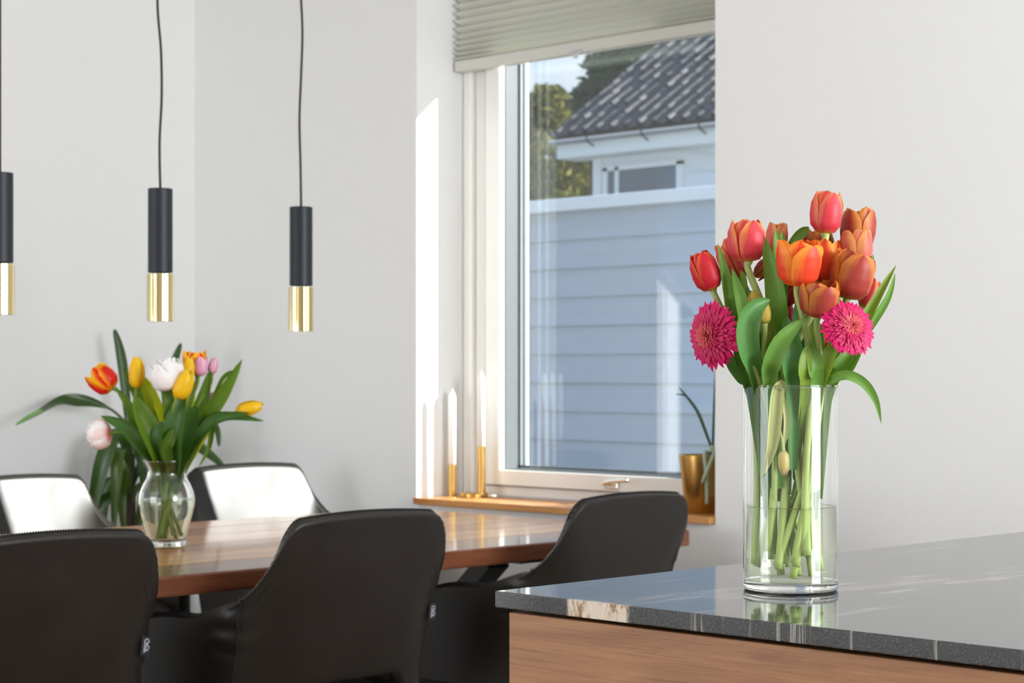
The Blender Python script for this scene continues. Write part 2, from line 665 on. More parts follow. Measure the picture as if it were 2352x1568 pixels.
def blind_material():
    t = NT('blind_fabric')
    g = t.noise(t.coord('Object'), 500, 2)
    col = t.mixc(g, lin(240, 240, 231), lin(247, 247, 240))
    d = t.pbr(col, 0.85, 0, 0.2)
    tl = t.node('ShaderNodeBsdfTranslucent')
    t.ln(col, tl.inputs['Color'])
    mx = t.node('ShaderNodeMixShader')
    mx.inputs[0].default_value = 0.3
    t.ln(d.outputs[0], mx.inputs[1])
    t.ln(tl.outputs[0], mx.inputs[2])
    return t.done(mx)


M['blind'] = blind_material()
M['rail'] = plain('blind_rail', lin(205, 205, 196), 0.45, nscale=20, namt=0.02)
inv = Matrix.Translation(-Vector(bl.location))


def bpart(name, mb, m, **k):
    o = obj(name, mb, m, bl, **k)
    o.matrix_parent_inverse = inv
    return o


bpart('pleated_fabric', fab, M['blind'])
bpart('bottom_rail', MB().box(BX0, BX1, 4.648, 4.692, 2.232, 2.269), M['rail'], bevel=.004)
bpart('head_rail', MB().box(BX0, BX1, 4.645, 4.695, OZ1 - .03, OZ1 - .003), M['rail'], bevel=.003)
M['clearplastic'] = plain('clear_tab', (0.85, 0.86, 0.86), 0.15, nscale=10, Transmission_Weight=0.5)
bpart('pull_tab', MB().box(-4.32, -4.28, 4.640, 4.648, 2.226, 2.240).box(-4.31, -4.29, 4.636, 4.642, 2.212, 2.232), M['clearplastic'], bevel=.002)

# --- window in the left wall, out of frame (mirrored in the panes)
w2 = MB()
for (y0, y1, z0, z1) in ((LW0, LW0 + .07, .35, 2.3), (LW1 - .07, LW1, .35, 2.3), (LW0, LW1, .35, .42), (LW0, LW1, 2.23, 2.3), (1.2, 1.26, .42, 2.23)):
    w2.box(WX - .2, WX - .12, y0, y1, z0, z1)
struct('window_2', w2, M['white'])
# ------------------------------------------------------------------ outside
M['ground'] = plain('gravel', lin(120, 122, 112), 0.9, nscale=30, namt=0.3, bump=0.3)
struct('ground', MB().box(-60, 40, -40, 60, -0.6, -0.14), M['ground'])


def siding(name, c, amt=0.10):
    t = NT(name)
    n = t.noise(t.coord('Object', (0.6, 1, 6)), 3, 5, 0.6)
    col = t.mixc(n, tuple(x * (1 - amt) for x in c), tuple(x * (1 + amt) for x in c))
    return t.done(t.pbr(col, 0.7, 0, 0.3, t.bump(n, .1, .004)))


M['siding'] = siding('grey_siding', lin(182, 190, 199))
M['siding2'] = siding('white_siding', lin(226, 230, 236), .04)
M['capwhite'] = siding('white_cap', lin(232, 236, 238), .03)
M['slate'] = plain('roof_tile_glaze', lin(66, 65, 66), 0.42, nscale=12, namt=0.25)
M['gutter'] = plain('gutter_metal', lin(150, 154, 162), 0.4, 0.3, nscale=10)
M['darkglass'] = plain('dark_window', lin(96, 104, 114), 0.12, nscale=3)
M['bark'] = plain('bark', lin(74, 62, 50), 0.9, nscale=20, namt=0.3)

FNY = 9.5
fence = thing('boarded_wall', 'grey blue lap boarded garden wall with white capping outside the window', 'wall', (-8.6, FNY, -0.14))
finv = Matrix.Translation(-Vector(fence.location))
pitch = 0.190
ztop = 2.265
bmesh_board = MB().hexa([(-6.5, -.012, 0), (6.5, -.012, 0), (6.5, .03, 0), (-6.5, .03, 0), (-6.5, .008, pitch + .012), (6.5, .008, pitch + .012), (6.5, .03, pitch + .012), (-6.5, .03, pitch + .012)]).mesh('board', M['siding'])
k = 0
z = ztop - pitch
while z > -0.33:
    b = link('board', bmesh_board, fence)
    b.location = (0, -.002 * (k % 2), z + .14)
    z -= pitch
    k += 1
obj('capping', MB().box(-6.5, 6.5, -.07, .12, ztop + .14, ztop + .225), M['capwhite'], fence, bevel=.008)
obj('backing', MB().box(-6.5, 6.5, .03, .09, 0, ztop + .14), M['capwhite'], fence)

# --- neighbouring house with a tiled roof
HY = 20.0
nh = thing('neighbour_house', 'pale boarded house with dark tiled roof and gutter behind the garden wall', 'house', (-15.5, HY + .45, -0.14))
EZ = 4.52 + .14           # eave height above the house origin
HX0, HX1 = -3.05, 6.0     # wall span in house coordinates
bo = MB().hexa([(HX0, -.012, 0), (HX1, -.012, 0), (HX1, .03, 0), (HX0, .03, 0), (HX0, .01, .33), (HX1, .01, .33), (HX1, .03, .33), (HX0, .03, .33)]).mesh('board', M['siding2'])
for i in range(14):
    b = link('board', bo, nh)
    b.location = (0, 0, EZ - .30 - .32 * (i + 1))
obj('wall_core', MB().box(HX0, HX1, .03, 6, 0, EZ - .3), M['siding2'], nh)
obj('corner_board', MB().box(HX0 - .05, HX0 + .10, -.03, .1, 0, EZ - .3), M['capwhite'], nh)
obj('fascia', MB().box(-3.45, HX1, -.40, -.36, EZ - .30, EZ - .10), M['capwhite'], nh)
obj('soffit', MB().box(-3.45, HX1, -.38, .05, EZ - .31, EZ - .28), M['capwhite'], nh)
hw = obj('window', MB().box(HX0 + .16, HX0 + .24, -.05, .0, EZ - 1.35, EZ - .45).box(HX0 + .38, HX0 + .45, -.05, .0, EZ - 1.35, EZ - .45).box(HX0 + 1.5, HX0 + 1.6, -.05, .0, EZ - 1.35, EZ - .45)
         .box(HX0 + .16, HX0 + 1.6, -.05, .0, EZ - .50, EZ - .43).box(HX0 + .16, HX0 + 1.6, -.06, .0, EZ - 1.42, EZ - 1.35), M['capwhite'], nh)
obj('window_pane', MB().box(HX0 + .22, HX0 + 1.52, -.025, -.015, EZ - 1.38, EZ - .47), M['darkglass'], hw)
gp = []
for i in range(9):
    a = pi + pi * i / 8
    gp.append((cos(a) * .065, sin(a) * .065))
gt = MB()
vv = []
for x in (-3.5, HX1):
    for (c, s) in gp:
        vv.append((x, -.47 + c, EZ - .06 + s))
gt.add(vv, [(i, i + 1, i + 10, i + 9) for i in range(8)] + [tuple(range(9))])
g_o = obj('gutter', gt, M['gutter'], nh, smooth=True)
so = g_o.modifiers.new('thick', 'SOLIDIFY')
so.thickness = .008
for x in (-2.75, -1.75, -.75, .25):
    obj('gutter_bracket', MB().tube(smoothpts([(x, -.54, EZ - .05), (x, -.53, EZ - .12), (x, -.46, EZ - .15), (x, -.37, EZ - .20)], 4), .012, 6), M['steel'], nh)
# roof: pantiles laid in rows, each tile its own piece
PITCHA = radians(34)
TW, TL = 0.255, 0.36
roof = obj('roof', MB().hexa([(-3.45, -.45, EZ - .05), (HX1, -.45, EZ - .05), (HX1, -.45 + 5 * cos(PITCHA), EZ - .05 + 5 * sin(PITCHA)), (-3.45, -.45 + 5 * cos(PITCHA), EZ - .05 + 5 * sin(PITCHA)),
                              (-3.45, -.48, EZ - .01), (HX1, -.48, EZ - .01), (HX1, -.48 + 5 * cos(PITCHA), EZ - .01 + 5 * sin(PITCHA)), (-3.45, -.48 + 5 * cos(PITCHA), EZ - .01 + 5 * sin(PITCHA))]), M['slate'], nh)
tm = MB()


TPROF = [(0, .004), (.10, 0), (.40, 0), (.52, .010), (.62, .058), (.68, .084), (.74, .086), (.82, .060), (.92, .016), (1.0, .004)]


def tilefn(u, v):
    x = (u - .02) * TW
    for (a, za), (b_, zb_) in zip(TPROF, TPROF[1:]):
        if u <= b_ + 1e-6:
            w = za + (zb_ - za) * (u - a) / (b_ - a)
            break
    return (x, v * (TL + .05), .020 + w + .024 * (1 - v))


tm.grid(tilefn, 20, 1)
tm.add([tilefn(i / 20, 0) for i in range(21)] + [tuple(Vector(tilefn(i / 20, 0)) - Vector((0, -.01, .02))) for i in range(21)], [(i, i + 21, i + 22, i + 1) for i in range(20)])
tile_me = tm.mesh('roof_tile', M['slate'], smooth=True)
for r_ in range(14):
    for c_ in range(22):
        t_ = link('roof_tile', tile_me, roof)
        d_ = r_ * TL
        t_.location = (-3.47 + c_ * TW + (r_ % 2) * 0.0, -.52 + d_ * cos(PITCHA), EZ - .035 + d_ * sin(PITCHA))
        t_.rotation_euler = (PITCHA, 0, random.uniform(-.01, .01))
        t_.scale = (1, 1, random.uniform(.9, 1.12))


# --- trees
def leaf_material(name, c1, c2, trans=0.3):
    t = NT(name)
    n = t.noise(t.coord('Object'), 3.0, 3)
    col = t.mixc(n, c1, c2)
    d = t.pbr(col, 0.6, 0, 0.3)
    tl = t.node('ShaderNodeBsdfTranslucent')
    t.ln(col, tl.inputs['Color'])
    mx = t.node('ShaderNodeMixShader')
    mx.inputs[0].default_value = trans
    t.ln(d.outputs[0], mx.inputs[1])
    t.ln(tl.outputs[0], mx.inputs[2])
    return t.done(mx)


M['tree1'] = leaf_material('foliage_olive', lin(70, 78, 30), lin(132, 126, 54))
M['tree2'] = leaf_material('foliage_dark', lin(40, 62, 44), lin(76, 96, 60))


def tree(label, base, h, crowns, m, n, seed, size=.16):
    rnd = random.Random(seed)
    t = thing('garden_tree', label, 'tree', base, group='trees beyond the garden wall')
    tr = MB().tube([(0, 0, 0), (.05, 0, h * .4), (-.03, .05, h * .75), (0, 0, h * .95)], [.16, .12, .07, .02], 8)
    for (cx, cy, cz, cr) in crowns:
        tr.tube([(0, 0, max(.3, cz - cr * 1.2)), (cx * .6, cy * .6, cz - cr * .3), (cx, cy, cz)], [.05, .03, .012], 6)
    obj('trunk', tr, M['bark'], t, smooth=True)
    lf = MB()
    for q in range(n):
        cx, cy, cz, cr = crowns[rnd.randrange(len(crowns))]
        while True:
            v = Vector((rnd.uniform(-1, 1), rnd.uniform(-1, 1), rnd.uniform(-1, 1)))
            if .25 < v.length < 1:
                break
        p = Vector((cx, cy, cz)) + v * cr
        a = Vector((rnd.gauss(0, 1), rnd.gauss(0, 1), rnd.gauss(0, .6))).normalized()
        b = a.orthogonal().normalized()
        s = size * rnd.uniform(.6, 1.3)
        nn = a.cross(b)
        lf.add([p - a * s, p + b * s * .45 + nn * s * .1, p + a * s, p - b * s * .45 + nn * s * .1], [(0, 1, 2, 3)])
    o = obj('foliage', lf, m, t)
    o['kind'] = 'stuff'
    return t


def at_y(px, Y):
    dx = -sin(YAW) + cos(YAW) * (px - 1176) / F_PX
    dy = cos(YAW) + sin(YAW) * (px - 1176) / F_PX
    k_ = Y / dy
    return Vector((dx * k_, Y, 0)), k_


def zpx(py, depth):
    return CAM_Z + (HORIZON - py) / F_PX * depth


pb, dp = at_y(1225, 31.0)
tree('olive leaved tree at the left behind the garden wall', (pb.x, pb.y, -.14), 7.8,
     [(-1.2, 0, 2.7, 1.3), (.3, .2, 3.4, 1.2), (1.2, -.2, 5.2, .8), (-1.0, 0, 4.6, 1.2), (-.2, 0, 6.0, 1.0), (-1.2, .2, 7.0, .9), (.2, .3, 7.1, .6), (.8, 0, 2.2, 1.1), (1.5, 0, 6.1, .5)], M['tree1'], 7500, 3)
pb, dp = at_y(1362, 30.0)
tree('dark evergreen tree rising behind the tiled roof', (pb.x, pb.y, -.14), 8.6,
     [(.1, 0, 6.9, .55), (.6, 0, 7.5, .7), (1.2, 0, 8.2, .75), (-.3, 0, 6.3, .4), (1.9, .2, 8.6, .8), (.9, 0, 6.6, .7)], M['tree2'], 5200, 5, .13)
pb, dp = at_y(1312, 27.0)
tree('low mossy green shrub tree under the gutter of the house', (pb.x, pb.y, -.14), 4.2,
     [(-.2, 0, 2.6, 1.0), (.3, 0, 3.3, .8), (-.6, 0, 3.4, .8), (.1, .2, 1.6, 1.0)], M['tree1'], 2600, 9, .13)

# --- a white gabled outhouse in the side garden, mirrored in the window panes
sh = thing('garden_house', 'small white gabled garden house reflected in the window glass', 'shed', (-16.0, -8.6, -.14))
obj('walls', MB().box(-1.2, 0, -1.0, 1.0, 0, 2.2).add([(0, -1, 2.2), (0, 1, 2.2), (0, 0, 3.0), (-1.2, -1, 2.2), (-1.2, 1, 2.2), (-1.2, 0, 3.0)], [(0, 1, 2), (4, 3, 5)]), M['capwhite'], sh)
obj('roof', MB().hexa([(.15, -1.2, 2.04), (.15, 0, 3.0), (-1.35, 0, 3.0), (-1.35, -1.2, 2.04), (.15, -1.2, 2.12), (.15, 0, 3.1), (-1.35, 0, 3.1), (-1.35, -1.2, 2.12)])
    .hexa([(.15, 0, 3.0), (.15, 1.2, 2.04), (-1.35, 1.2, 2.04), (-1.35, 0, 3.0), (.15, 0, 3.1), (.15, 1.2, 2.12), (-1.35, 1.2, 2.12), (-1.35, 0, 3.1)]), M['gutter'], sh)
# ------------------------------------------------------------------ kitchen island
IX0, IY0 = -1.735, 1.7224
isl = thing('kitchen_island', 'oak veneer kitchen island cabinet under the dark stone worktop', 'cabinet', (-0.6, 2.6, 0))
iinv = Matrix.Translation(-Vector(isl.location))


def ipart(name, mb, m, **k):
    o = obj(name, mb, m, isl, **k)
    o.matrix_parent_inverse = iinv
    return o


ipart('carcass', MB().box(-1.695, .58, 1.75, 3.85, .1, .892), M['oak'])
ipart('front_panel', MB().box(-1.716, -.55, 1.7285, 1.748, .10, .8945), M['oak'], bevel=.0015)
ipart('front_panel', MB().box(-.546, .60, 1.7285, 1.748, .10, .8945), M['oak'], bevel=.0015)
ipart('side_panel', MB().box(-1.715, -1.696, 1.7495, 3.85, .10, .8945), M['oak'], bevel=.0015)
ipart('plinth', MB().box(-1.66, .54, 1.80, 3.8, 0, .1), M['steel'])
wt = obj('stone_worktop', MB().box(0, 2.38, 0, 2.18, 0, .0207), M['granite'], bevel=.0016, bseg=3)
wt.location = (IX0, IY0, .8993)
tag(wt, 'polished dark grey stone worktop with a cream vein in its edge', 'worktop')

# ------------------------------------------------------------------ dining table
TBX0, TBX1, TBY0, TBY1 = -4.75, -3.52, 1.45, 4.275
tb = thing('dining_table', 'long glossy brown wooden dining table under the pendant lamps', 'table', ((TBX0 + TBX1) / 2, (TBY0 + TBY1) / 2, 0))
tinv = Matrix.Translation(-Vector(tb.location))


def tpart(name, mb, m, **k):
    o = obj(name, mb, m, tb, **k)
    o.matrix_parent_inverse = tinv
    return o


widths = [.19, .22, .20, .21, .20, .21]
x = TBX0
rnd = random.Random(4)
for i, w in enumerate(widths):
    g0 = 0 if i == 0 else .0006
    tpl = tpart('plank', MB().box(x + g0, x + w - .0006, TBY0, TBY1, .7035, .75), M['walnut'][[1, 0, 1, 0, 1, 2][i]], bevel=.006 if i in (0, 5) else .003, bseg=3)
    x += w
tpart('batten', MB().box(TBX0 + .12, TBX1 - .12, 1.94, 2.04, .683, .7035), M['steel'])
tpart('batten', MB().box(TBX0 + .12, TBX1 - .12, 3.71, 3.81, .683, .7035), M['steel'])


def bar(p0, p1, wdir, w, t):
    """flat bar from p0 to p1, width w along wdir, thickness t"""
    p0, p1 = Vector(p0), Vector(p1)
    d = (p1 - p0).normalized()
    a = Vector(wdir).normalized()
    b = d.cross(a).normalized()
    v = []
    for p in (p0, p1):
        for (i, j) in ((-1, -1), (1, -1), (1, 1), (-1, 1)):
            v.append(p + a * (i * w / 2) + b * (j * t / 2))
    return v


for yy in (1.99, 3.76):
    for sgn in (-1, 1):
        cx = (TBX0 + TBX1) / 2
        tpart('leg', MB().hexa(bar((cx + sgn * .40, yy + sgn * .012, 0.0), (cx - sgn * .36, yy + sgn * .012, .683), (0, 1, 0), .085 if sgn > 0 else .08, .05)), M['steel'])

# ------------------------------------------------------------------ chairs
PLAN = [(-.262, 0), (-.260, .10), (-.250, .185), (-.222, .243), (-.155, .272), (-.05, .282), (.08, .281), (.205, .272)]


def plan_samples():
    pts = smoothpts([(x, -y, 0) for (x, y) in PLAN[::-1][:-1]] + [(x, y, 0) for (x, y) in PLAN], 10)
    s = [0]
    for a, b in zip(pts, pts[1:]):
        s.append(s[-1] + (b - a).length)
    return pts, s


PPTS, PS = plan_samples()


def plan(u):
    L = u * PS[-1]
    for i in range(len(PS) - 1):
        if PS[i + 1] >= L:
            break
    t = (L - PS[i]) / max(1e-9, PS[i + 1] - PS[i])
    return PPTS[i].lerp(PPTS[i + 1], t)


def top_h(x, y):
    y = abs(y)
    back = 1 - sstep(-.24, -.10, x)
    # trapezoid back with rounded shoulders
    if x < -.06:
        if y < .180:
            h = .890 - .008 * (y / .180) ** 2
        elif y < .220:
            t = (y - .180) / .040
            h = .882 - .034 * t ** 2.4
        elif y < .264:
            t = (y - .220) / .044
            h = .848 - .148 * t
        else:
            t = min(1, (x + .185) / .10) if x > -.185 else 0
            h = .70 - .038 * sstep(0, 1, t)
            h = max(.662, h)
    else:
        h = .662 - .042 * sstep(-.06, .20, x)
    if x > .165:
        h -= .05 * ((x - .165) / .04) ** 2
    return h


def bot_h(x, y):
    y = abs(y)
    if x < -.2:
        return .505 - .11 * sstep(.14, .235, y)
    return .395


def shell_pt(u, v, off=0.0):
    p = plan(u)
    q0, q1 = plan(max(0, u - .004)), plan(min(1, u + .004))
    t = (q1 - q0).normalized()
    nrm = Vector((-t.y, t.x, 0))          # outward
    h, b = top_h(p.x, p.y), bot_h(p.x, p.y)
    z = b + (h - b) * v
    wb_ = 1 - sstep(-.22, .02, p.x)
    dx = -(z - .45) * .235 * wb_
    # flare of the shoulders and a few soft folds where the back meets the arms
    fold = 0.0
    ay = abs(p.y)
    if off > 0 and .17 < ay < .275 and p.x < -.10:
        k = sstep(.17, .25, ay) * (1 - sstep(.262, .28, ay))
        if .55 < z < .76:
            fold = .0046 * k * sin((z - .02 * (ay - .2) / .05) * 2 * pi / .048) * sstep(.55, .60, z) * (1 - sstep(.71, .76, z))
    wid = 1 + .04 * (1 - sstep(.45, .75, z)) * 0
    # the wings flatten out towards the top of the back
    fwd = (p.x + .262) * .85 * sstep(.64, .84, z) if p.x < -.05 else 0
    return Vector((p.x - fwd + dx, p.y * wid, z)) + nrm * (off + fold)


def make_chair():
    t = thing('dining_chair', 'x', 'chair', group='leather armchairs round the dining table')
    NU, NV, TH = 96, 42, .021
    sh_ = MB()
    us = [i / NU for i in range(NU + 1)]
    # closed loop section: outer face up, rounded top edge, inner face down, bottom edge
    ring = []
    for j in range(NV + 1):
        ring.append((j / NV * .985 if j == NV else j / NV, TH * (1 if 0 < j < NV else .62)))
    loop = ring + [(1.0, 0.0)] + [(v, -o) for (v, o) in ring[::-1]]
    NL = len(loop)
    vs_, fs = [], []
    for u in us:
        for (v, o) in loop:
            vs_.append(shell_pt(u, v, o))
    for i in range(NU):
        for k in range(NL):
            a = i * NL + k
            b = i * NL + (k + 1) % NL
            fs.append((a, b, b + NL, a + NL))
    fs.append(tuple(range(NL)))
    fs.append(tuple(NU * NL + k for k in range(NL))[::-1])
    sh_.add(vs_, fs)
    shell = obj('backrest_shell', sh_, M['leather'], t, smooth=True)
    # whip stitching that runs over the whole upper edge
    st = MB()
    n = 230
    for i in range(3, n - 2):
        u = i / n
        a = shell_pt(u, .965, TH * 1.04)
        b = shell_pt(min(1, u + .004), 1.0, 0) + Vector((0, 0, .0010))
        c = shell_pt(min(1, u + .007), .965, -TH * 1.04)
        st.tube([a, a.lerp(b, .5) + Vector((0, 0, .0008)), b, b.lerp(c, .5) + Vector((0, 0, .0008)), c], .0012, 5)
    obj('edge_stitching', st, M['thread'], shell, smooth=True)
    # piped seams where the side panels join the back
    for s_ in (-1, 1):
        best = min(us, key=lambda q: abs(plan(q).y - s_ * .262) + (10 if plan(q).x > -.1 else 0))
        pts = [shell_pt(best - s_ * .02 * (1 - v) * v * 4 * .6, v, TH * 1.0) for v in [k / 14 for k in range(0, 15)]]
        obj('side_seam', MB().tube(pts, .0022, 6), M['thread'], shell, smooth=True)
    # seat cushion
    def seat(u, v):
        a = 2 * pi * u
        e = 4.0
        ca, sa = cos(a), sin(a)
        r = (abs(ca) ** e + abs(sa) ** e) ** (-1 / e)
        ph = -pi / 2 + pi * v
        rr = max(.0, cos(ph)) ** .35
        zz = .435 + .042 * (1 if ph > 0 else -1) * abs(sin(ph)) ** .8
        wv = 1 if ca > 0 else .94
        return Vector((.015 + .262 * r * ca * rr, .246 * r * sa * rr * wv, zz))
    obj('seat', MB().grid(seat, 40, 14, closed_u=True), M['leather'], t, smooth=True)
    for (lx, ly) in ((.16, .17), (.16, -.17), (-.16, .17), (-.16, -.17)):
        obj('leg', MB().tube([(lx * .75, ly * .75, .405), (lx * 1.05, ly * 1.05, .35), (lx * 1.35, ly * 1.35, 0.0)], [.017, .016, .010], 10), M['steel'], t, smooth=True)
    # small woven tag in the side seam of the back
    pt = shell_pt(min(us, key=lambda q: abs(plan(q).y + .226) + (10 if plan(q).x > -.1 else 0)), .56, TH)
    tg = obj('woven_tag', MB().box(-.004, .020, -.0012, .0012, -.019, .019), M['tagcloth'], t)
    tg.location = pt + Vector((-.006, 0, 0))
    tg.rotation_euler = (0, radians(8), radians(-84))
    tk = MB()
    for sd in (-1,):
        y_ = sd * .0016
        for pl in (((.004, -.014), (.004, .012)), ((.004, .012), (.011, .014), (.015, .009), (.010, .003)), ((.010, .003), (.016, -.002), (.013, -.009), (.004, -.008)), ((.008, -.012), (.009, .008))):
            tk.tube([(a, y_, b) for (a, b) in pl], .0011, 5)
    obj('tag_mark', tk, M['tagmark'], tg)
    return t


chair0 = make_chair()
chair_spots = [
    # x, y, rotz, label
    (-3.623, 2.05, pi + radians(-1), 'dark leather armchair at the left edge, its back to the room, nearest the viewer'),
    (-3.623, 2.845, pi + radians(-1), 'dark leather armchair with folded side creases in the middle of the near side'),
    (-3.628, 3.718, pi + radians(2), 'dark leather armchair pulled to the table right behind the stone worktop corner'),
    (-5.44, 3.50, radians(-4), 'sunlit pale shining leather armchair at the left across the table'),
    (-4.87, 4.025, radians(1), 'sunlit leather armchair across the table in the corner behind the glass vase'),
]
for i, (cx, cy, rz, lb) in enumerate(chair_spots):
    c = chair0 if i == 0 else copy_tree(chair0)
    c.location = (cx, cy, 0)
    c.rotation_euler = (0, 0, rz)
    c['label'] = lb
    if i == 3:
        c.scale = (1, 1, .955)
    if i == 4:
        c.scale = (1, 1.10, 1)

# ------------------------------------------------------------------ pendant lamps
M['lampbulb'] = NT('led_disc')
_t = M['lampbulb']
_e = _t.node('ShaderNodeEmission')
_e.inputs['Color'].default_value = (1, .9, .72, 1)
_e.inputs['Strength'].default_value = 3.0
M['lampbulb'] = _t.done(_e)
M['lampbrass'] = plain('polished_brass', lin(214, 196, 146), 0.12, 1.0, nscale=60, namt=.04)
PX_ = -4.13
pend = [
    (2.44, 1.332, 'black and brass pendant lamp cut off by the left picture edge', [0, 0, 0, 0]),
    (2.899, 1.325, 'black and brass pendant lamp hanging over the vase of tulips', [-.008, -.002, .004, .002]),
    (3.359, 1.306, 'black and brass pendant lamp hanging nearest the window', [.004, -.002, -.005, .0]),
]
for (py_, zb, lb, wob) in pend:
    t = thing('pendant_lamp', lb, 'pendant lamp', (PX_, py_, zb), 0, 'pendant lamps over the table')
    L1, L2 = .119, .337
    obj('black_tube', MB().lathe([(.026, L1 + .004), (.0305, L1 + .004), (.0312, L1 + .005), (.0312, L2 - .002), (.0300, L2), (.006, L2)], 40), M['blackmetal'], t, smooth=False, bevel=0)
    # ribbed brass sleeve: softly faceted round the outside
    def sleeve(u, v):
        a = 2 * pi * u
        r = .0345 - .0010 * abs(sin(a * 7))
        return Vector((r * cos(a), r * sin(a), v * L1))
    sl = MB().grid(sleeve, 112, 1, closed_u=True)
    sl.lathe([(.0315, 0), (.0315, L1 - .002)], 40)
    sl.lathe([(.0315, 0.0), (.0335, 0.0)], 40)
    sl.lathe([(.0335, L1), (.026, L1)], 40)
    obj('brass_sleeve', sl, M['lampbrass'], t, smooth=True)
    obj('led_disc', MB().lathe([(.0001, .02), (.0312, .02)], 32), M['lampbulb'], t)
    hgt = CEIL - zb - .03
    pts = [(0, 0, L2 - .002)]
    nn = 9
    for q in range(1, nn):
        f_ = q / nn
        pts.append((wob[q % 4] * .9 * .7, wob[q % 4] * .9 * .7, L2 + (hgt - L2) * f_))
    pts.append((0, 0, hgt))
    obj('cord', MB().tube(smoothpts(pts, 5), .0032, 8), M['cord'], t, smooth=True)
    obj('ceiling_rose', MB().lathe([(.004, hgt - .004), (.045, hgt), (.05, hgt + .006), (.05, hgt + .03)], 32), M['blackmetal'], t)

# ------------------------------------------------------------------ candle holders on the sill
SZ = .77


def candle(pos, label, zb, h=.27, lean=0):
    c = thing('dinner_candle', label, 'candle', (pos[0], pos[1], zb), 0, 'candles on the sill')
    r = .0125
    obj('wax', MB().lathe([(.0001, 0), (r, 0), (r, h - .03), (r * .96, h - .02), (r * .6, h - .006), (.004, h), (.0001, h + .001)], 24), M['wax'], c, smooth=True)
    obj('wick', MB().tube([(0, 0, h - .001), (.001, 0, h + .006), (.003, .001, h + .011)], .0016, 6), M['wick'], c)
    return c


c1 = (-4.843, 4.603)
ch = thing('candle_holder', 'short plain brass tube candle holder at the left end of the sill', 'candle holder', (c1[0], c1[1], SZ))
obj('tube', MB().lathe([(.0001, 0), (.0140, 0), (.0140, .109), (.0128, .109), (.0128, .09), (.0001, .09)], 28), M['brass'], ch, bevel=0)
candle(c1, 'white dinner candle in the short brass holder by the reveal', SZ + .0905)
c2 = (-4.728, 4.630)
ch = thing('candle_holder', 'taller brass candle holder on a low round base beside the window frame', 'candle holder', (c2[0], c2[1], SZ))
obj('base', MB().lathe([(.0001, 0), (.046, 0), (.048, .003), (.048, .013), (.046, .016), (.0001, .016)], 40, c=(-.018, -.018, 0)), M['brass'], ch)
obj('tube', MB().lathe([(.0001, .016), (.0145, .016), (.0145, .173), (.0128, .173), (.0128, .15), (.0001, .15)], 28), M['brass'], ch)
candle(c2, 'taller white dinner candle lit by the sun next to the window frame', SZ + .1505)

# ------------------------------------------------------------------ brass pot with orchid on the sill
PTX, PTY = -3.733, 4.585
pot = thing('plant_pot', 'tapered brass plant pot at the right end of the window sill', 'plant pot', (PTX, PTY, SZ))
obj('pot_body', MB().lathe([(.0001, 0), (.045, 0), (.047, .003), (.0675, .174), (.0675, .176), (.0645, .176), (.0450, .010), (.0001, .010)], 48), M['brass'], pot, smooth=False)
for p_ in pot.children:
    p_.data.polygons.foreach_set('use_smooth', [True] * len(p_.data.polygons))
M['bark2'] = plain('bark_chips', lin(70, 50, 34), 0.95, nscale=60, namt=.4, bump=.6)
obj('bark_fill', MB().lathe([(.0001, .150), (.03, .152), (.060, .146)], 24), M['bark2'], pot)
M['orchidleaf'] = leaf_material('orchid_leaf', lin(58, 78, 60), lin(92, 112, 84), .1)
M['root'] = plain('aerial_root', lin(168, 182, 158), 0.7, nscale=80, namt=.15)
orc = thing('orchid', 'thin leaved plant with pale hanging roots growing from the brass pot', 'plant', (PTX, PTY, SZ + .14))


def ZP(px, py, dz=0.0):
    return P(px, py, 5.87 + dz) - Vector(orc.location)


def strip(pts, w, m, name, parent, cup=.15, up=None, n=6, prof=None, smooth=True):
    """strap leaf following pts, width w, cupped across"""
    sp = smoothpts(pts, n)
    N = len(sp)
    mb = MB()
    rows = []
    for i, p in enumerate(sp):
        t_ = (sp[min(i + 1, N - 1)] - sp[max(i - 1, 0)])
        t_ = t_.normalized() if t_.length > 1e-9 else Vector((0, 0, 1))
        face = Vector(up) if up is not None else Vector((0, 0, 1))
        side = t_.cross(face)
        side = side.normalized() if side.length > 1e-5 else t_.orthogonal().normalized()
        nr = side.cross(t_).normalized()
        f_ = i / (N - 1)
        ww = w * (prof(f_) if prof else max(.03, sin(pi * min(1, .12 + .88 * f_)) ** .7))
        rows.append((p, side, nr, ww))

    def fn(u, v):
        p, side, nr, ww = rows[int(round(v * (N - 1)))]
        q = u * 2 - 1
        return p + side * (q * ww / 2) + nr * (cup * ww * (q * q - .3))
    mb.grid(fn, 6, N - 1)
    return obj(name, mb, m, parent, smooth=smooth)


CAMV = -DV
strip([ZP(1640, 1045), ZP(1624, 1000), ZP(1602, 945), ZP(1575, 908), ZP(1558, 888)], .010, M['orchidleaf'], 'leaf', orc, up=CAMV)
strip([ZP(1576, 910), ZP(1566, 906), ZP(1551, 905)], .005, M['orchidleaf'], 'leaf', orc, up=CAMV)
obj('flower_spike', MB().tube(smoothpts([ZP(1636, 1055), ZP(1639, 960), ZP(1643, 860), ZP(1646, 790)], 6), [.0042] * 6 + [.0036] * 6 + [.0028] * 7, 7), M['orchidleaf'], orc, smooth=True)
obj('crown', MB().tube([ZP(1634, 1085), ZP(1634, 1050), ZP(1636, 1022)], [.012, .013, .006], 8), M['root'], orc, smooth=True)
obj('aerial_root', MB().tube(smoothpts([ZP(1630, 1040, -.01), ZP(1618, 1042, -.06), ZP(1622, 1085, -.078), ZP(1624, 1130, -.07), ZP(1623, 1158, -.066)], 6), [.006] * 20 + [.005] * 4 + [.003], 7), M['root'], orc, smooth=True)
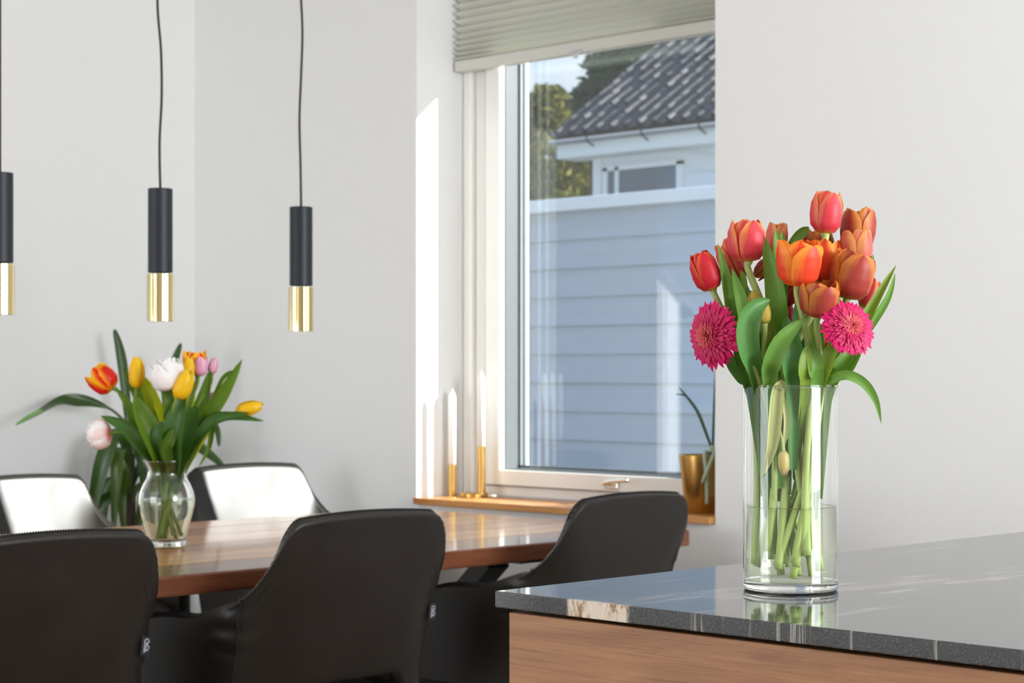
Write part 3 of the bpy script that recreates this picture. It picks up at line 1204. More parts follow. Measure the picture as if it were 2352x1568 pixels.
obj('aerial_root', MB().tube(smoothpts([ZP(1642, 1032, -.01), ZP(1636, 1050, -.075), ZP(1624, 1080, -.09), ZP(1612, 1108, -.088)], 6), [.0055] * 16 + [.004] * 2 + [.002], 7), M['root'], orc, smooth=True)
obj('aerial_root', MB().tube(smoothpts([ZP(1640, 1040, -.01), ZP(1660, 1060, -.05), ZP(1668, 1120, -.05)], 6), .004, 7), M['root'], orc, smooth=True)
# ------------------------------------------------------------------ flower materials
def petal_material(name, mid, edge, base, edge_at=.62, streak=None, trans=.28):
    t = NT(name)
    uv = t.node('ShaderNodeUVMap')
    sp = t.node('ShaderNodeSeparateXYZ')
    t.ln(uv.outputs[0], sp.inputs[0])
    e = t.math('ABSOLUTE', t.math('SUBTRACT', t.math('MULTIPLY', sp.outputs['X'], 2.0), 1.0))
    mp = t.node('ShaderNodeMapping')
    mp.inputs['Scale'].default_value = (14, 1.6, 1)
    t.ln(uv.outputs[0], mp.inputs['Vector'])
    oi = t.node('ShaderNodeObjectInfo')
    va = t.node('ShaderNodeVectorMath')
    t.ln(mp.outputs[0], va.inputs[0])
    cb = t.node('ShaderNodeCombineXYZ')
    t.ln(t.math('MULTIPLY', oi.outputs['Random'], 40.0), cb.inputs['X'])
    t.ln(cb.outputs[0], va.inputs[1])
    ns = t.noise(va.outputs[0], 1.0, 5, .6)
    k = t.math('ADD', e, t.math('MULTIPLY', t.math('SUBTRACT', sp.outputs['Y'], .62), .75))
    k = t.math('ADD', k, t.math('MULTIPLY', t.math('SUBTRACT', ns, .5), .55))
    fe = t.ramp(k, [(edge_at - .16, (0, 0, 0)), (min(1, edge_at + .30), (1, 1, 1))])
    c1 = t.mixc(t.math('MULTIPLY', ns, .55), mid, streak or tuple(min(1, x * 1.5 + .03) for x in mid))
    c2 = t.mixc(fe, c1, edge)
    yb = t.math('ADD', sp.outputs['Y'], t.math('MULTIPLY', t.math('SUBTRACT', ns, .5), .12))
    fb = t.ramp(yb, [(.05, (1, 1, 1)), (.20, (0, 0, 0))])
    c3 = t.mixc(fb, c2, base)
    d = t.pbr(c3, .42, 0, .35)
    tl = t.node('ShaderNodeBsdfTranslucent')
    t.ln(c3, tl.inputs['Color'])
    mx = t.node('ShaderNodeMixShader')
    mx.inputs[0].default_value = trans
    t.ln(d.outputs[0], mx.inputs[1])
    t.ln(tl.outputs[0], mx.inputs[2])
    return t.done(mx)


YB_ = lin(214, 178, 30)
PAL = {
    'red': petal_material('petal_red', lin(200, 26, 44), lin(226, 96, 46), YB_, .78, lin(222, 60, 74)),
    'pink': petal_material('petal_pink_red', lin(214, 44, 62), lin(228, 138, 78), YB_, .66, lin(226, 104, 112)),
    'orange': petal_material('petal_orange', lin(232, 62, 32), lin(244, 150, 56), YB_, .52, lin(238, 96, 60)),
    'brown': petal_material('petal_bronze', lin(158, 48, 44), lin(206, 128, 58), lin(200, 150, 40), .54, lin(190, 92, 72)),
    'peach': petal_material('petal_peach', lin(214, 92, 82), lin(224, 156, 88), lin(210, 160, 60), .55, lin(222, 136, 112)),
    'deep': petal_material('petal_deep_red', lin(150, 24, 30), lin(206, 70, 34), YB_, .8, lin(176, 40, 40)),
    'bud': petal_material('petal_bud', lin(206, 178, 74), lin(222, 186, 96), lin(126, 142, 44), .6, lin(190, 176, 70)),
    'yellow': petal_material('petal_yellow', lin(246, 196, 20), lin(252, 216, 48), lin(226, 186, 30), .7, lin(250, 208, 40)),
    'flame': petal_material('petal_flame', lin(222, 20, 16), lin(250, 188, 20), YB_, .50, lin(230, 60, 16)),
    'white': petal_material('petal_white', lin(252, 248, 248), lin(254, 254, 253), lin(236, 150, 150), .5, lin(246, 232, 234)),
    'whitepink': petal_material('petal_white_pink', lin(248, 222, 218), lin(252, 248, 247), lin(232, 96, 92), .3, lin(246, 224, 220)),
    'lilac': petal_material('petal_lilac', lin(236, 160, 196), lin(246, 206, 224), lin(240, 214, 160), .5, lin(240, 184, 210)),
}


def green(name, c1, c2, trans=.25, rough=.45, nscale=6):
    t = NT(name)
    n = t.noise(t.coord('Object', (1, 1, .3)), nscale * 6, 4)
    uv = t.node('ShaderNodeUVMap')
    mp = t.node('ShaderNodeMapping')
    mp.inputs['Scale'].default_value = (26, .8, 1)
    t.ln(uv.outputs[0], mp.inputs['Vector'])
    vn = t.noise(mp.outputs[0], 1.0, 2)
    col = t.mixc(t.math('MULTIPLY', t.math('ADD', n, vn), .5), c1, c2)
    d = t.pbr(col, rough, 0, .45, t.bump(vn, .12, .002))
    tl = t.node('ShaderNodeBsdfTranslucent')
    t.ln(t.mixc(1.0, col, (1.25, 1.2, .55), 'MULTIPLY'), tl.inputs['Color'])
    mx = t.node('ShaderNodeMixShader')
    mx.inputs[0].default_value = trans
    t.ln(d.outputs[0], mx.inputs[1])
    t.ln(tl.outputs[0], mx.inputs[2])
    return t.done(mx)


LEAF = [green('tulip_leaf_a', lin(78, 126, 48), lin(122, 166, 70)), green('tulip_leaf_b', lin(60, 112, 52), lin(100, 150, 82)), green('tulip_leaf_c', lin(96, 132, 34), lin(146, 172, 66))]
LEAF2 = [green('table_leaf_a', lin(66, 106, 30), lin(118, 152, 44), .45), green('table_leaf_b', lin(46, 88, 36), lin(84, 124, 52), .35), green('table_leaf_sun_tone', lin(140, 166, 26), lin(196, 204, 50), .55)]  # third green is lightened to paint in sun glowing through the leaves
M['stem'] = green('tulip_stem', lin(156, 180, 92), lin(196, 212, 140), .15, .5)
M['stemdark'] = green('table_stem', lin(84, 116, 38), lin(126, 150, 62), .1, .5)
M['stempale'] = green('wilted_leaf', lin(178, 186, 120), lin(206, 206, 150), .3, .5)


def keyed(keys, x):
    for (a, va), (b, vb) in zip(keys, keys[1:]):
        if x <= b:
            t = (x - a) / (b - a)
            return va + (vb - va) * t * t * (3 - 2 * t)
    return keys[-1][1]


ZK = [(0, 0), (.12, .035), (.3, .19), (.5, .43), (.75, .73), (1, 1)]
ZKL = [(i / 20, keyed(ZK, i / 20)) for i in range(21)]


def lerpk(keys, x):
    for (a, va), (b, vb) in zip(keys, keys[1:]):
        if x <= b:
            return va + (vb - va) * (x - a) / (b - a)
    return keys[-1][1]


def petal_mesh(H, W, phi, openn, inner, rnd, mat, halfang=50, nu=10, nv=13, ruffle=.03):
    o2 = .30 + .62 * openn
    o1 = .82 + .20 * openn
    rk = [(0, .10), (.06, .34), (.14, .58), (.3, .90), (.5, 1.0), (.76, o1), (1, o2)]
    sc = (.90 if inner else 1.0) * rnd.uniform(.96, 1.04)
    hh = H * (rnd.uniform(.92, 1.02) if not inner else rnd.uniform(.94, 1.03))
    lean = rnd.uniform(-.06, .10) * (1 if not inner else .5)
    hk = [(0, 1.0), (.3, 1.0), (.55, 1.0), (.74, .93), (.87, .74), (.95, .48), (1, .14)]
    ph1, ph2 = rnd.uniform(0, 6), rnd.uniform(0, 6)
    notch = rnd.uniform(0, .05)

    def fn(u, v):
        q = u * 2 - 1
        vv = v
        r = W / 2 * lerpk(rk, vv) * sc * (1 + lean * v)
        a = radians(halfang) * lerpk(hk, v) * q
        # petals are flatter than the circle through them and curl in a touch at the rims
        r2 = r * (1 - .10 * q * q * sin(pi * min(1, v * 1.1)))
        r2 += W * ruffle * v * v * sin(q * 5 + ph1) * abs(q)
        z = hh * lerpk(ZKL, v) - hh * notch * (1 - abs(q)) * max(0, v - .85) / .15 + H * .012 * sin(q * 7 + ph2) * v * v
        return Vector((r2 * cos(phi + a), r2 * sin(phi + a), z))
    return MB().grid(fn, nu, nv).mesh('petal', mat, smooth=True)


def frame(axis, roll=0.0):
    z = Vector(axis).normalized()
    x = z.orthogonal().normalized()
    y = z.cross(x)
    m = Matrix((x, y, z)).transposed()
    return m @ Matrix.Rotation(roll, 3, 'Z')


def put(o, loc, rot):
    o.matrix_local = Matrix.Translation(loc) @ rot.to_4x4()


def make_tulip(name, label, cat, group, origin, base, top, W, toward, openn, mat, stem_pts, stem_r, stem_m, seed, double=False, ruffle=.03, closed_slim=False):
    rnd = random.Random(seed)
    t = thing(name, label, cat, origin, 0, group)
    O = Vector(origin)
    ax = (top - base)
    H = ax.length
    ax = (ax.normalized() + CAMV * toward).normalized()
    fl = bpy.data.objects.new('bloom', None)
    rot = frame(ax, rnd.uniform(0, 6))
    sets = [(0, False, 1.0, 1.0), (1, True, 1.0, 1.0)]
    if double:
        sets = [(0, False, 1.0, .74), (1, True, 1.08, .84), (0, False, .84, .95), (1, True, .72, 1.0), (0, True, .52, 1.02), (1, True, .34, 1.0)]
    for si, (off, inn, sw, shh) in enumerate(sets):
        n_ = 3 if not double else (5 if si < 4 else 4)
        for k_ in range(n_):
            phi = (k_ + .5 * off) * 2 * pi / n_ + rnd.uniform(-.08, .08) + si * .37
            me = petal_mesh(H * shh, W * sw, phi, openn + rnd.uniform(-.1, .12), inn, rnd, mat, halfang=(58 if not inn else 52) if not double else 42, ruffle=ruffle)
            p = link('petal', me, t)
            put(p, base - O, rot)
    sp = smoothpts([q - O for q in stem_pts], 7)
    n = len(sp)
    obj('stem', MB().tube(sp, [stem_r * (1.12 - .22 * i / n) for i in range(n)], 9), stem_m, t, smooth=True)
    # receptacle under the bloom
    rc = obj('receptacle', MB().lathe([(stem_r * .8, -.004), (stem_r * 1.25, 0.0), (W * .09, .0035), (W * .05, .007)], 12), stem_m, t, smooth=True)
    put(rc, base - O, rot)
    return t


# ------------------------------------------------------------------ cylinder vase on the worktop
VZ = 2.463
VC = P(1816, 855, VZ)
VC.z = .92
VR, VH = .0597, .2575
vase = thing('cylinder_vase', 'tall clear glass cylinder vase standing on the stone worktop', 'vase', tuple(VC))
wall_t = .0028
# a clear sheet for the wall, a solid disc of glass for the foot and a bead of glass for the rim
obj('glass_wall', MB().lathe([(VR, .0125), (VR, VH - .001)], 96), M['vasewall'], vase, smooth=True)
obj('glass_foot', MB().lathe([(.0001, .0002), (VR - .004, .0002), (VR - .0012, .0012), (VR, .004), (VR, .0122), (VR - .003, .0118), (VR - .010, .0105), (.0001, .0105)], 96), M['vaseglass'], vase, smooth=True)
obj('rim', MB().lathe([(VR - wall_t / 2 + .0019 * cos(a), VH - .0010 + .0019 * sin(a)) for a in [2 * pi * k / 10 for k in range(11)]], 96), M['vaseglass'], vase, smooth=True)


def water_mat():
    t = NT('vase_water')
    tr = t.node('ShaderNodeBsdfTransparent')
    tr.inputs['Color'].default_value = (.95, .975, .885, 1)
    gl = t.node('ShaderNodeBsdfGlossy')
    gl.inputs['Roughness'].default_value = 0.0
    mx = t.node('ShaderNodeMixShader')
    t.ln(schlick(t, .02), mx.inputs[0])
    t.ln(tr.outputs[0], mx.inputs[1])
    t.ln(gl.outputs[0], mx.inputs[2])
    return t.done(mx)


M['water'] = water_mat()
WL = .106
wri = VR - wall_t + .0008
wri = VR - .0028
wa = obj('water', MB().lathe([(.0001, .0128), (wri - .002, .0128), (wri, .015), (wri, WL), (wri - .0012, WL - .0010), (wri - .004, WL - .0016), (.0001, WL - .0016)], 72), M['water'], None, smooth=True)
wa.location = VC
tag(wa, 'clear greenish water in the tall cylinder vase', 'water')


def Q(px, py, dz=0.0):
    return P(px, py, VZ + dz)


def clampvase(p, rmax=.050):
    d = Vector((p.x - VC.x, p.y - VC.y, 0))
    if d.length > rmax and p.z < VC.z + VH + .004:
        d *= rmax / d.length
        return Vector((VC.x + d.x, VC.y + d.y, p.z))
    return p


VO = VC + Vector((0, 0, .013))
TUL = [
    # base px, top px, width px, depth, open, palette, toward, label
    ((1638, 666), (1603, 580), 68, .000, .45, 'red', .05, 'crimson tulip leaning left, leftmost of the tall bouquet'),
    ((1702, 642), (1662, 552), 66, .034, .45, 'pink', -.05, 'rose red tulip half hidden behind the long left leaf'),
    ((1719, 601), (1714, 505), 90, -.012, .55, 'pink', .06, 'large upright rose red tulip at the upper left of the bouquet'),
    ((1780, 592), (1787, 507), 54, .034, .75, 'peach', 0, 'faded brownish tulip behind the pointed leaves left of centre'),
    ((1768, 598), (1736, 640), 40, .045, .2, 'brown', -.1, 'small wilted bronze bloom hanging sideways left of centre'),
    ((1832, 657), (1833, 550), 100, -.045, .95, 'orange', .22, 'big wide open orange tulip at the centre front'),
    ((1895, 652), (1899, 549), 72, .000, .75, 'orange', .02, 'orange tulip tucked right behind the big central bloom'),
    ((1880, 612), (1877, 525), 84, .045, .7, 'brown', 0, 'dusky bronze tulip hidden behind the two orange blooms'),
    ((1895, 537), (1903, 441), 78, -.010, .62, 'pink', .05, 'topmost red tulip with yellow edges'),
    ((1965, 577), (1976, 478), 80, .024, .8, 'brown', 0, 'bronze tulip with a ragged open top at the upper right'),
    ((1966, 612), (1967, 524), 80, .000, .6, 'peach', .05, 'peach pink tulip below the ragged bronze one'),
    ((1945, 687), (1968, 578), 106, -.034, .75, 'brown', .08, 'large bronze red tulip at the right above the pink daisy'),
    ((1878, 728), (1884, 642), 88, -.052, 1.0, 'brown', .28, 'open bronze tulip left above the round pink daisy'),
    ((1984, 708), (2011, 640), 48, .022, .3, 'pink', 0, 'slim red tulip at the far right behind the bronze bloom'),
    ((1800, 702), (1813, 640), 52, .040, .9, 'deep', .3, 'dark red tulip in shadow below the central orange bloom'),
    ((1886, 814), (1899, 744), 42, .030, .3, 'orange', 0, 'narrow orange red bloom low between the stems'),
    ((1740, 711), (1728, 666), 33, -.012, .05, 'bud', 0, 'yellowish green bud left of centre, upper of two'),
    ((1757, 744), (1755, 690), 29, -.040, .05, 'bud', .05, 'yellow ochre bud behind the curled leaf tip'),
    ((1783, 802), (1781, 771), 18, -.045, .05, 'bud', 0, 'smallest green bud low in the middle of the bouquet'),
    ((1812, 760), (1806, 700), 40, .042, .3, 'deep', 0, 'dark red closed tulip deep inside the bouquet'),
]
rnd = random.Random(21)
tulips = []
SR = .0042
for i, (b, tp, W, dz, op, pal, tw, lb) in enumerate(TUL):
    base = Q(b[0], b[1], dz)
    top = Q(tp[0], tp[1], dz)
    # the stem enters the vase near its head and crosses to the other side below
    hx = (b[0] - 1816) / 109.0
    rim = clampvase(Q(1816 + 109 * max(-.82, min(.82, hx * .5 + rnd.uniform(-.55, .55))), 885, max(-.04, min(.04, dz * .8 + rnd.uniform(-.012, .012)))), .049)
    ang = rnd.uniform(0, 2 * pi)
    bot = VC + Vector((0, 0, rnd.uniform(.016, .050)))
    off = -(rim - VC).to_2d() * rnd.uniform(-.5, .9) + Vector((cos(ang), sin(ang))) * .040
    if off.length > .046:
        off *= .046 / off.length
    bot += Vector((off.x, off.y, 0))
    midv = rim.lerp(bot, .5) + Vector((rnd.uniform(-.006, .006), rnd.uniform(-.006, .006), 0))
    midv = clampvase(midv, .046)
    up = rim.lerp(base, .5) + Vector((rnd.uniform(-.004, .004), rnd.uniform(-.004, .004), 0)) + (rim - base).to_2d().to_3d() * .08
    ax = ((top - base).normalized() + CAMV * tw).normalized()
    pts = [bot, midv, rim, up, base - ax * .012, base]
    mm = W / F_PX * VZ
    t = make_tulip('tulip', lb, 'tulip', 'tulips in the cylinder vase', VO, base, top, mm, tw, op, PAL[pal], pts, SR * (.8 if W < 35 else 1.0) * rnd.uniform(.92, 1.15), M['stem'], 100 + i)
    tulips.append(t)

LV = [
    ([(1712, 890, 0), (1700, 800, -.004), (1678, 690, -.008), (1649, 560, -.02)], 40, 0, 0),
    ([(1735, 890, -.02), (1722, 780, -.03), (1702, 690, -.025), (1681, 616, -.02)], 32, 0, 1),
    ([(1745, 890, 0), (1736, 780, -.01), (1717, 690, -.01), (1699, 629, -.01)], 30, 1, 1),
    ([(1795, 890, 0), (1792, 780, -.015), (1779, 650, -.03), (1753, 540, -.03)], 46, 0, 2),
    ([(1793, 740, .012), (1789, 620, .005), (1781, 526, 0)], 30, 0, 3),
    ([(1803, 720, .012), (1801, 610, .01), (1797, 528, .01)], 18, 0, 3),
    ([(1738, 890, -.03), (1718, 805, -.068), (1716, 745, -.080), (1736, 706, -.080), (1769, 688, -.070)], 48, 1, 16),
    ([(1765, 892, -.045), (1774, 830, -.062), (1804, 772, -.068), (1850, 731, -.06)], 38, 0, 17),
    ([(1822, 892, -.045), (1820, 840, -.057), (1813, 780, -.052), (1805, 725, -.04)], 48, 1, 5),
    ([(1810, 565, .02), (1834, 541, .02), (1858, 521, .02)], 22, 0, 3),
    ([(1905, 890, 0), (1955, 800, 0), (2003, 705, 0), (2058, 609, 0)], 26, 2, 13),
    ([(1915, 890, .01), (1975, 780, .01), (2034, 690, .01), (2056, 627, .01)], 20, 0, 13),
    ([(1890, 888, -.03), (1908, 873, -.050), (1945, 861, -.062), (1985, 880, -.062), (2012, 920, -.062), (2024, 972, -.062)], 20, 0, 11),
    ([(1728, 890, -.01), (1708, 800, -.010), (1692, 740, -.008), (1679, 684, -.01)], 42, 0, 0),
    ([(1724, 893, -.01), (1702, 862, -.012), (1680, 832, -.008), (1668, 806, -.004)], 34, 1, 0),
    ([(1848, 893, -.05), (1848, 850, -.062), (1852, 815, -.062), (1859, 791, -.055)], 30, 2, 12),
    ([(1874, 893, -.045), (1873, 850, -.057), (1867, 815, -.057), (1861, 788, -.05)], 34, 0, 12),
    ([(1905, 893, -.03), (1925, 850, -.042), (1950, 815, -.042), (1963, 798, -.035)], 30, 0, 11),
    ([(1888, 893, -.045), (1898, 840, -.052), (1912, 800, -.052), (1923, 783, -.045)], 30, 2, 11),
    ([(1808, 893, -.03), (1795, 850, -.037), (1785, 800, -.037), (1780, 752, -.03)], 32, 0, 18),
    ([(1835, 880, .02), (1841, 800, .02), (1838, 720, .02), (1834, 680, .02)], 34, 1, 14),
    ([(1775, 890, -.02), (1768, 800, -.03), (1766, 740, -.03), (1760, 695, -.02)], 32, 2, 17),
    ([(1870, 890, .01), (1876, 800, .01), (1880, 735, .01)], 34, 0, 15),
    ([(1920, 890, 0), (1945, 850, 0), (1975, 790, 0), (1993, 738, 0)], 30, 0, 13),
    ([(1975, 660, .02), (1995, 620, .012), (2006, 584, .01)], 12, 0, 10),
    ([(1755, 893, -.01), (1750, 800, -.005), (1742, 740, -.005), (1728, 690, -.005)], 26, 2, 2),
    ([(1860, 890, .0), (1862, 800, 0), (1866, 740, 0), (1868, 705, .0)], 26, 2, 6),
    ([(1700, 700, -.01), (1708, 650, -.012), (1700, 620, -.012)], 14, 2, 1),
    ([(1960, 790, .03), (1990, 740, .03), (2022, 728, .025)], 20, 0, 13),
    ([(1745, 890, .02), (1738, 800, .025), (1726, 730, .025), (1712, 660, .02)], 40, 1, 2),
    ([(1775, 890, .03), (1782, 800, .03), (1776, 720, .03), (1770, 650, .03)], 44, 0, 3),
    ([(1850, 890, .03), (1856, 800, .03), (1852, 720, .03), (1846, 670, .03)], 44, 1, 7),
    ([(1890, 890, .03), (1905, 800, .03), (1918, 740, .03), (1926, 690, .03)], 42, 0, 11),
    ([(1900, 890, .02), (1935, 810, .02), (1962, 750, .02), (1975, 700, .02)], 36, 1, 10),
    ([(1730, 890, .01), (1716, 820, .0), (1696, 760, .0), (1676, 720, .0)], 26, 2, 0),
    ([(1745, 893, -.03), (1733, 850, -.03), (1718, 815, -.03), (1698, 796, -.025)], 22, 2, 16),
]


def leafprof(f):
    if f < .55:
        return .36 + .64 * sin(pi / 2 * f / .55) ** 1.2
    return max(.02, cos(pi / 2 * ((f - .55) / .45) ** 1.25))


for i, (pts, w, mi, ti) in enumerate(LV):
    W3 = [Q(*p) for p in pts]
    W3[0] = clampvase(W3[0], .052)
    if pts[0][1] > 860:
        f = rnd.uniform(.45, .8)
        low = Vector((VC.x + (W3[0].x - VC.x) * f, VC.y + (W3[0].y - VC.y) * f, VC.z + rnd.uniform(.09, .17)))
        W3 = [low] + W3
    yaw_ = rnd.uniform(-.7, .7)
    face = Matrix.Rotation(yaw_, 3, 'Z') @ CAMV
    strip([p - VO for p in W3], w * 1.12 / F_PX * VZ, LEAF[mi], 'leaf', tulips[ti], cup=rnd.uniform(.10, .32), up=face, n=8, prof=leafprof)
# wilted pale leaf hanging down inside the glass
strip([Q(*p) - VO for p in [(1800, 900, -.048), (1796, 884, -.05), (1786, 900, -.05), (1780, 960, -.05), (1772, 1030, -.048), (1752, 1095, -.045)]], .017, M['stempale'], 'leaf', tulips[16], cup=.35, up=CAMV, n=8, prof=leafprof)
strip([Q(*p) - VO for p in [(1792, 884, -.049), (1806, 960, -.05), (1800, 1030, -.05)]], .007, M['stempale'], 'leaf', tulips[17], cup=.3, up=CAMV, n=8, prof=leafprof)
# a fallen, shrivelled bud resting in the glass
fb_ = thing('fallen_bud', 'small shrivelled tan bud caught between the stems inside the glass', 'bud', tuple(Q(1799, 1090, -.052)))
for k_ in range(4):
    me = petal_mesh(.031, .016, k_ * pi / 2, .1, k_ % 2 == 0, random.Random(k_), petal_material('petal_tan%d' % k_, lin(196, 182, 120), lin(204, 178, 120), lin(186, 190, 120)) if k_ == 0 else fb_.children[0].data.materials[0])
    p = link('petal', me, fb_)
    put(p, Vector((0, 0, .030)), frame((0.05, 0, -1)))
obj('stem', MB().tube([Q(1800, 1036, -.052) - Vector(fb_.location), Q(1797, 1010, -.05) - Vector(fb_.location), Q(1790, 985, -.048) - Vector(fb_.location)], .0022, 7), M['stempale'], fb_)


# ------------------------------------------------------------------ gerbera daisies
def ray_material(name, c0, c1):
    t = NT(name)
    uv = t.node('ShaderNodeUVMap')
    sp = t.node('ShaderNodeSeparateXYZ')
    t.ln(uv.outputs[0], sp.inputs[0])
    col = t.mixc(sp.outputs['Y'], c0, c1)
    d = t.pbr(col, .5, 0, .3)
    tl = t.node('ShaderNodeBsdfTranslucent')
    t.ln(col, tl.inputs['Color'])
    mx = t.node('ShaderNodeMixShader')
    mx.inputs[0].default_value = .22
    t.ln(d.outputs[0], mx.inputs[1])
    t.ln(tl.outputs[0], mx.inputs[2])
    return t.done(mx)


RAYS = [ray_material('ray_outer', lin(178, 12, 80), lin(216, 22, 106)), ray_material('ray_middle', lin(172, 12, 72), lin(214, 44, 106)), ray_material('ray_inner', lin(180, 30, 72), lin(232, 110, 112))]


def gerbera(label, centre, nrm, diam, stem_pts, seed, squash=1.0):
    rnd = random.Random(seed)
    g = thing('gerbera', label, 'gerbera', VO, 0, 'pink gerberas in the cylinder vase')
    R_ = diam / 2
    rot = frame(nrm, 0)

    def rays(name, rings, m):
        mb = MB()
        for (r0, r1, n_, w, lift, drop) in rings:
            for k_ in range(n_):
                a = 2 * pi * (k_ + rnd.uniform(-.3, .3)) / n_
                ra, rb = r0 * R_, r1 * R_ * rnd.uniform(.90, 1.05)
                h0, h1 = lift * R_, (drop + rnd.uniform(-.05, .05)) * R_
                ww = w * R_ * rnd.uniform(.85, 1.15)
                ca, sa = cos(a), sin(a)

                def fn(u, v):
                    q = u * 2 - 1
                    r = ra + (rb - ra) * v
                    z = h0 + (h1 - h0) * v * v + .05 * R_ * sin(pi * v)
                    hw = ww * .5 * (.45 + .55 * sin(pi * min(1, v * .62))) * (1 if v < .8 else sqrt(max(.02, 1 - ((v - .8) / .2) ** 2)))
                    s = q * hw
                    zz = z - abs(q) * ww * .12
                    return Vector((r * ca - s * sa, r * sa + s * ca, zz))
                mb.grid(fn, 2, 6)
        o = obj(name, mb, m, g, smooth=True)
        o['kind'] = 'stuff'
        put(o, centre - VO, rot)
        return o
    rays('outer_rays', [(.2, 1.0, 34, .17, .02, -.10), (.2, .93, 34, .16, .06, .0)], RAYS[0])
    rays('middle_rays', [(.15, .80, 40, .12, .10, .10), (.12, .68, 44, .085, .14, .20), (.1, .57, 48, .055, .17, .27), (.1, .47, 50, .045, .19, .31)], RAYS[1])
    rays('inner_rays', [(.08, .38, 50, .036, .22, .33), (.06, .30, 44, .032, .23, .35), (.04, .22, 36, .03, .24, .36), (.02, .13, 24, .03, .25, .35)], RAYS[2])
    ca_ = obj('calyx', MB().lathe([(.004, -.022), (.010, -.016), (.016, -.006), (.02, .004)], 20), M['stem'], g, smooth=True)
    put(ca_, centre - VO, rot)
    sp = smoothpts([p - VO for p in stem_pts], 8)
    obj('stem', MB().tube(sp, .0030, 8), M['stem'], g, smooth=True)


upv = Vector((0, 0, 1))
n1 = (CAMV * .62 - RV * .78 - upv * .02).normalized()
c1_ = Q(1636, 770, -.032)
gerbera('magenta gerbera at the left of the bouquet, turned side on', c1_, n1, 160 / F_PX * VZ,
        [VC + Vector((.01, -.02, .03)), VC + Vector((.0, -.015, .12)), clampvase(Q(1742, 888, -.03), .050), Q(1712, 815, -.05), Q(1686, 779, -.045), c1_ - n1 * .02, c1_ - n1 * .008], 1)
n2 = (CAMV * .86 + RV * .30 + upv * .30).normalized()
c2_ = Q(1950, 752, -.075)
gerbera('magenta gerbera with a coral centre at the right, facing the viewer', c2_, n2, 136 / F_PX * VZ,
        [VC + Vector((-.02, .015, .03)), VC + Vector((0, .01, .13)), clampvase(Q(1893, 888, -.02), .050), Q(1915, 830, -.03), Q(1938, 780, -.045), c2_ - n2 * .02, c2_ - n2 * .008], 2)

# ------------------------------------------------------------------ glass vase with tulips on the dining table
TZ = 4.967
TC = P(383, 855, TZ)
TC.z = .75
tv = thing('glass_vase', 'waisted clear glass vase on the dining table', 'vase', tuple(TC))
sc = TZ / F_PX
# outline read off the vase, bottom to top: half width and height in metres
outl = [(.0001, .0), (.044, .0), (.0475, .004), (.050, .012), (.049, .020), (.056, .050), (.066, .088), (.0705, .113), (.0685, .135), (.060, .158), (.0505, .176), (.0475, .190), (.052, .205), (.0605, .220)]
so_ = smoothpts([(a, b, 0) for a, b in outl[2:]], 5)
po = [(.0001, .0004), (.044, .0004)] + [(p.x, p.y) for p in so_]
inn_ = [(max(.0001, p.x - .0032), p.y) for p in so_ if p.y > .018][::-1]
po += [(po[-1][0] - .0016, .2212)] + inn_ + [(.034, .0135), (.0001, .0125)]
obj('glass_body', MB().lathe(po, 72), M['vaseglass'], tv, smooth=True)
obj('rim', MB().lathe([(.0588 + .0019 * cos(a), .2195 + .0019 * sin(a)) for a in [2 * pi * k / 10 for k in range(11)]], 72), M['vaseglass'], tv, smooth=True)
win_ = [(max(.0001, p.x - .0026), p.y) for p in so_ if .02 < p.y < .122]
w2_ = obj('water', MB().lathe([(.0001, .0118), (.036, .0125)] + win_ + [(win_[-1][0] - .002, win_[-1][1] - .0014), (.0001, win_[-1][1] - .0014)], 64), M['water'], None, smooth=True)
w2_.location = TC
tag(w2_, 'clear water in the waisted vase on the dining table', 'water')


def TQ(px, py, dz=0.0):
    return P(px, py, TZ + dz)


def tclamp(p, r=.038):
    d = Vector((p.x - TC.x, p.y - TC.y, 0))
    if d.length > r and p.z < TC.z + .225:
        d *= r / d.length
        return Vector((TC.x + d.x, TC.y + d.y, p.z))
    return p


TTUL = [
    ((261, 892), (210, 850), 66, -.03, .7, 'flame', .05, False, 'red and yellow flamed tulip at the left of the table bouquet'),
    ((313, 891), (314, 818), 38, -.02, .12, 'yellow', 0, False, 'upright yellow tulip beside the flamed red one'),
    ((391, 896), (379, 822), 78, -.05, .9, 'white', .15, True, 'full double white tulip in the middle of the table bouquet'),
    ((408, 915), (437, 851), 44, -.08, .12, 'yellow', .05, False, 'yellow tulip leaning right below the double white one'),
    ((427, 882), (435, 819), 34, -.03, .15, 'yellow', 0, False, 'yellow tulip standing up behind the double white one'),
    ((450, 858), (449, 806), 56, .03, .95, 'flame', .0, False, 'yellow and red open tulip at the top of the table bouquet'),
    ((456, 863), (466, 820), 36, -.01, .35, 'lilac', 0, False, 'pale pink tulip in front of the open yellow and red one'),
    ((486, 859), (493, 820), 23, .01, .2, 'lilac', 0, False, 'slim pink tulip at the upper right of the table bouquet'),
    ((481, 942), (490, 899), 24, .03, .2, 'lilac', 0, False, 'small pink tulip behind the right hand leaves'),
    ((543, 947), (604, 929), 38, .0, .15, 'yellow', 0, False, 'yellow tulip lying out to the right of the table bouquet'),
    ((252, 995), (200, 999), 66, -.04, .85, 'whitepink', -.15, True, 'white and pink double tulip drooping at the lower left'),
]
rnd = random.Random(5)
ttul = []
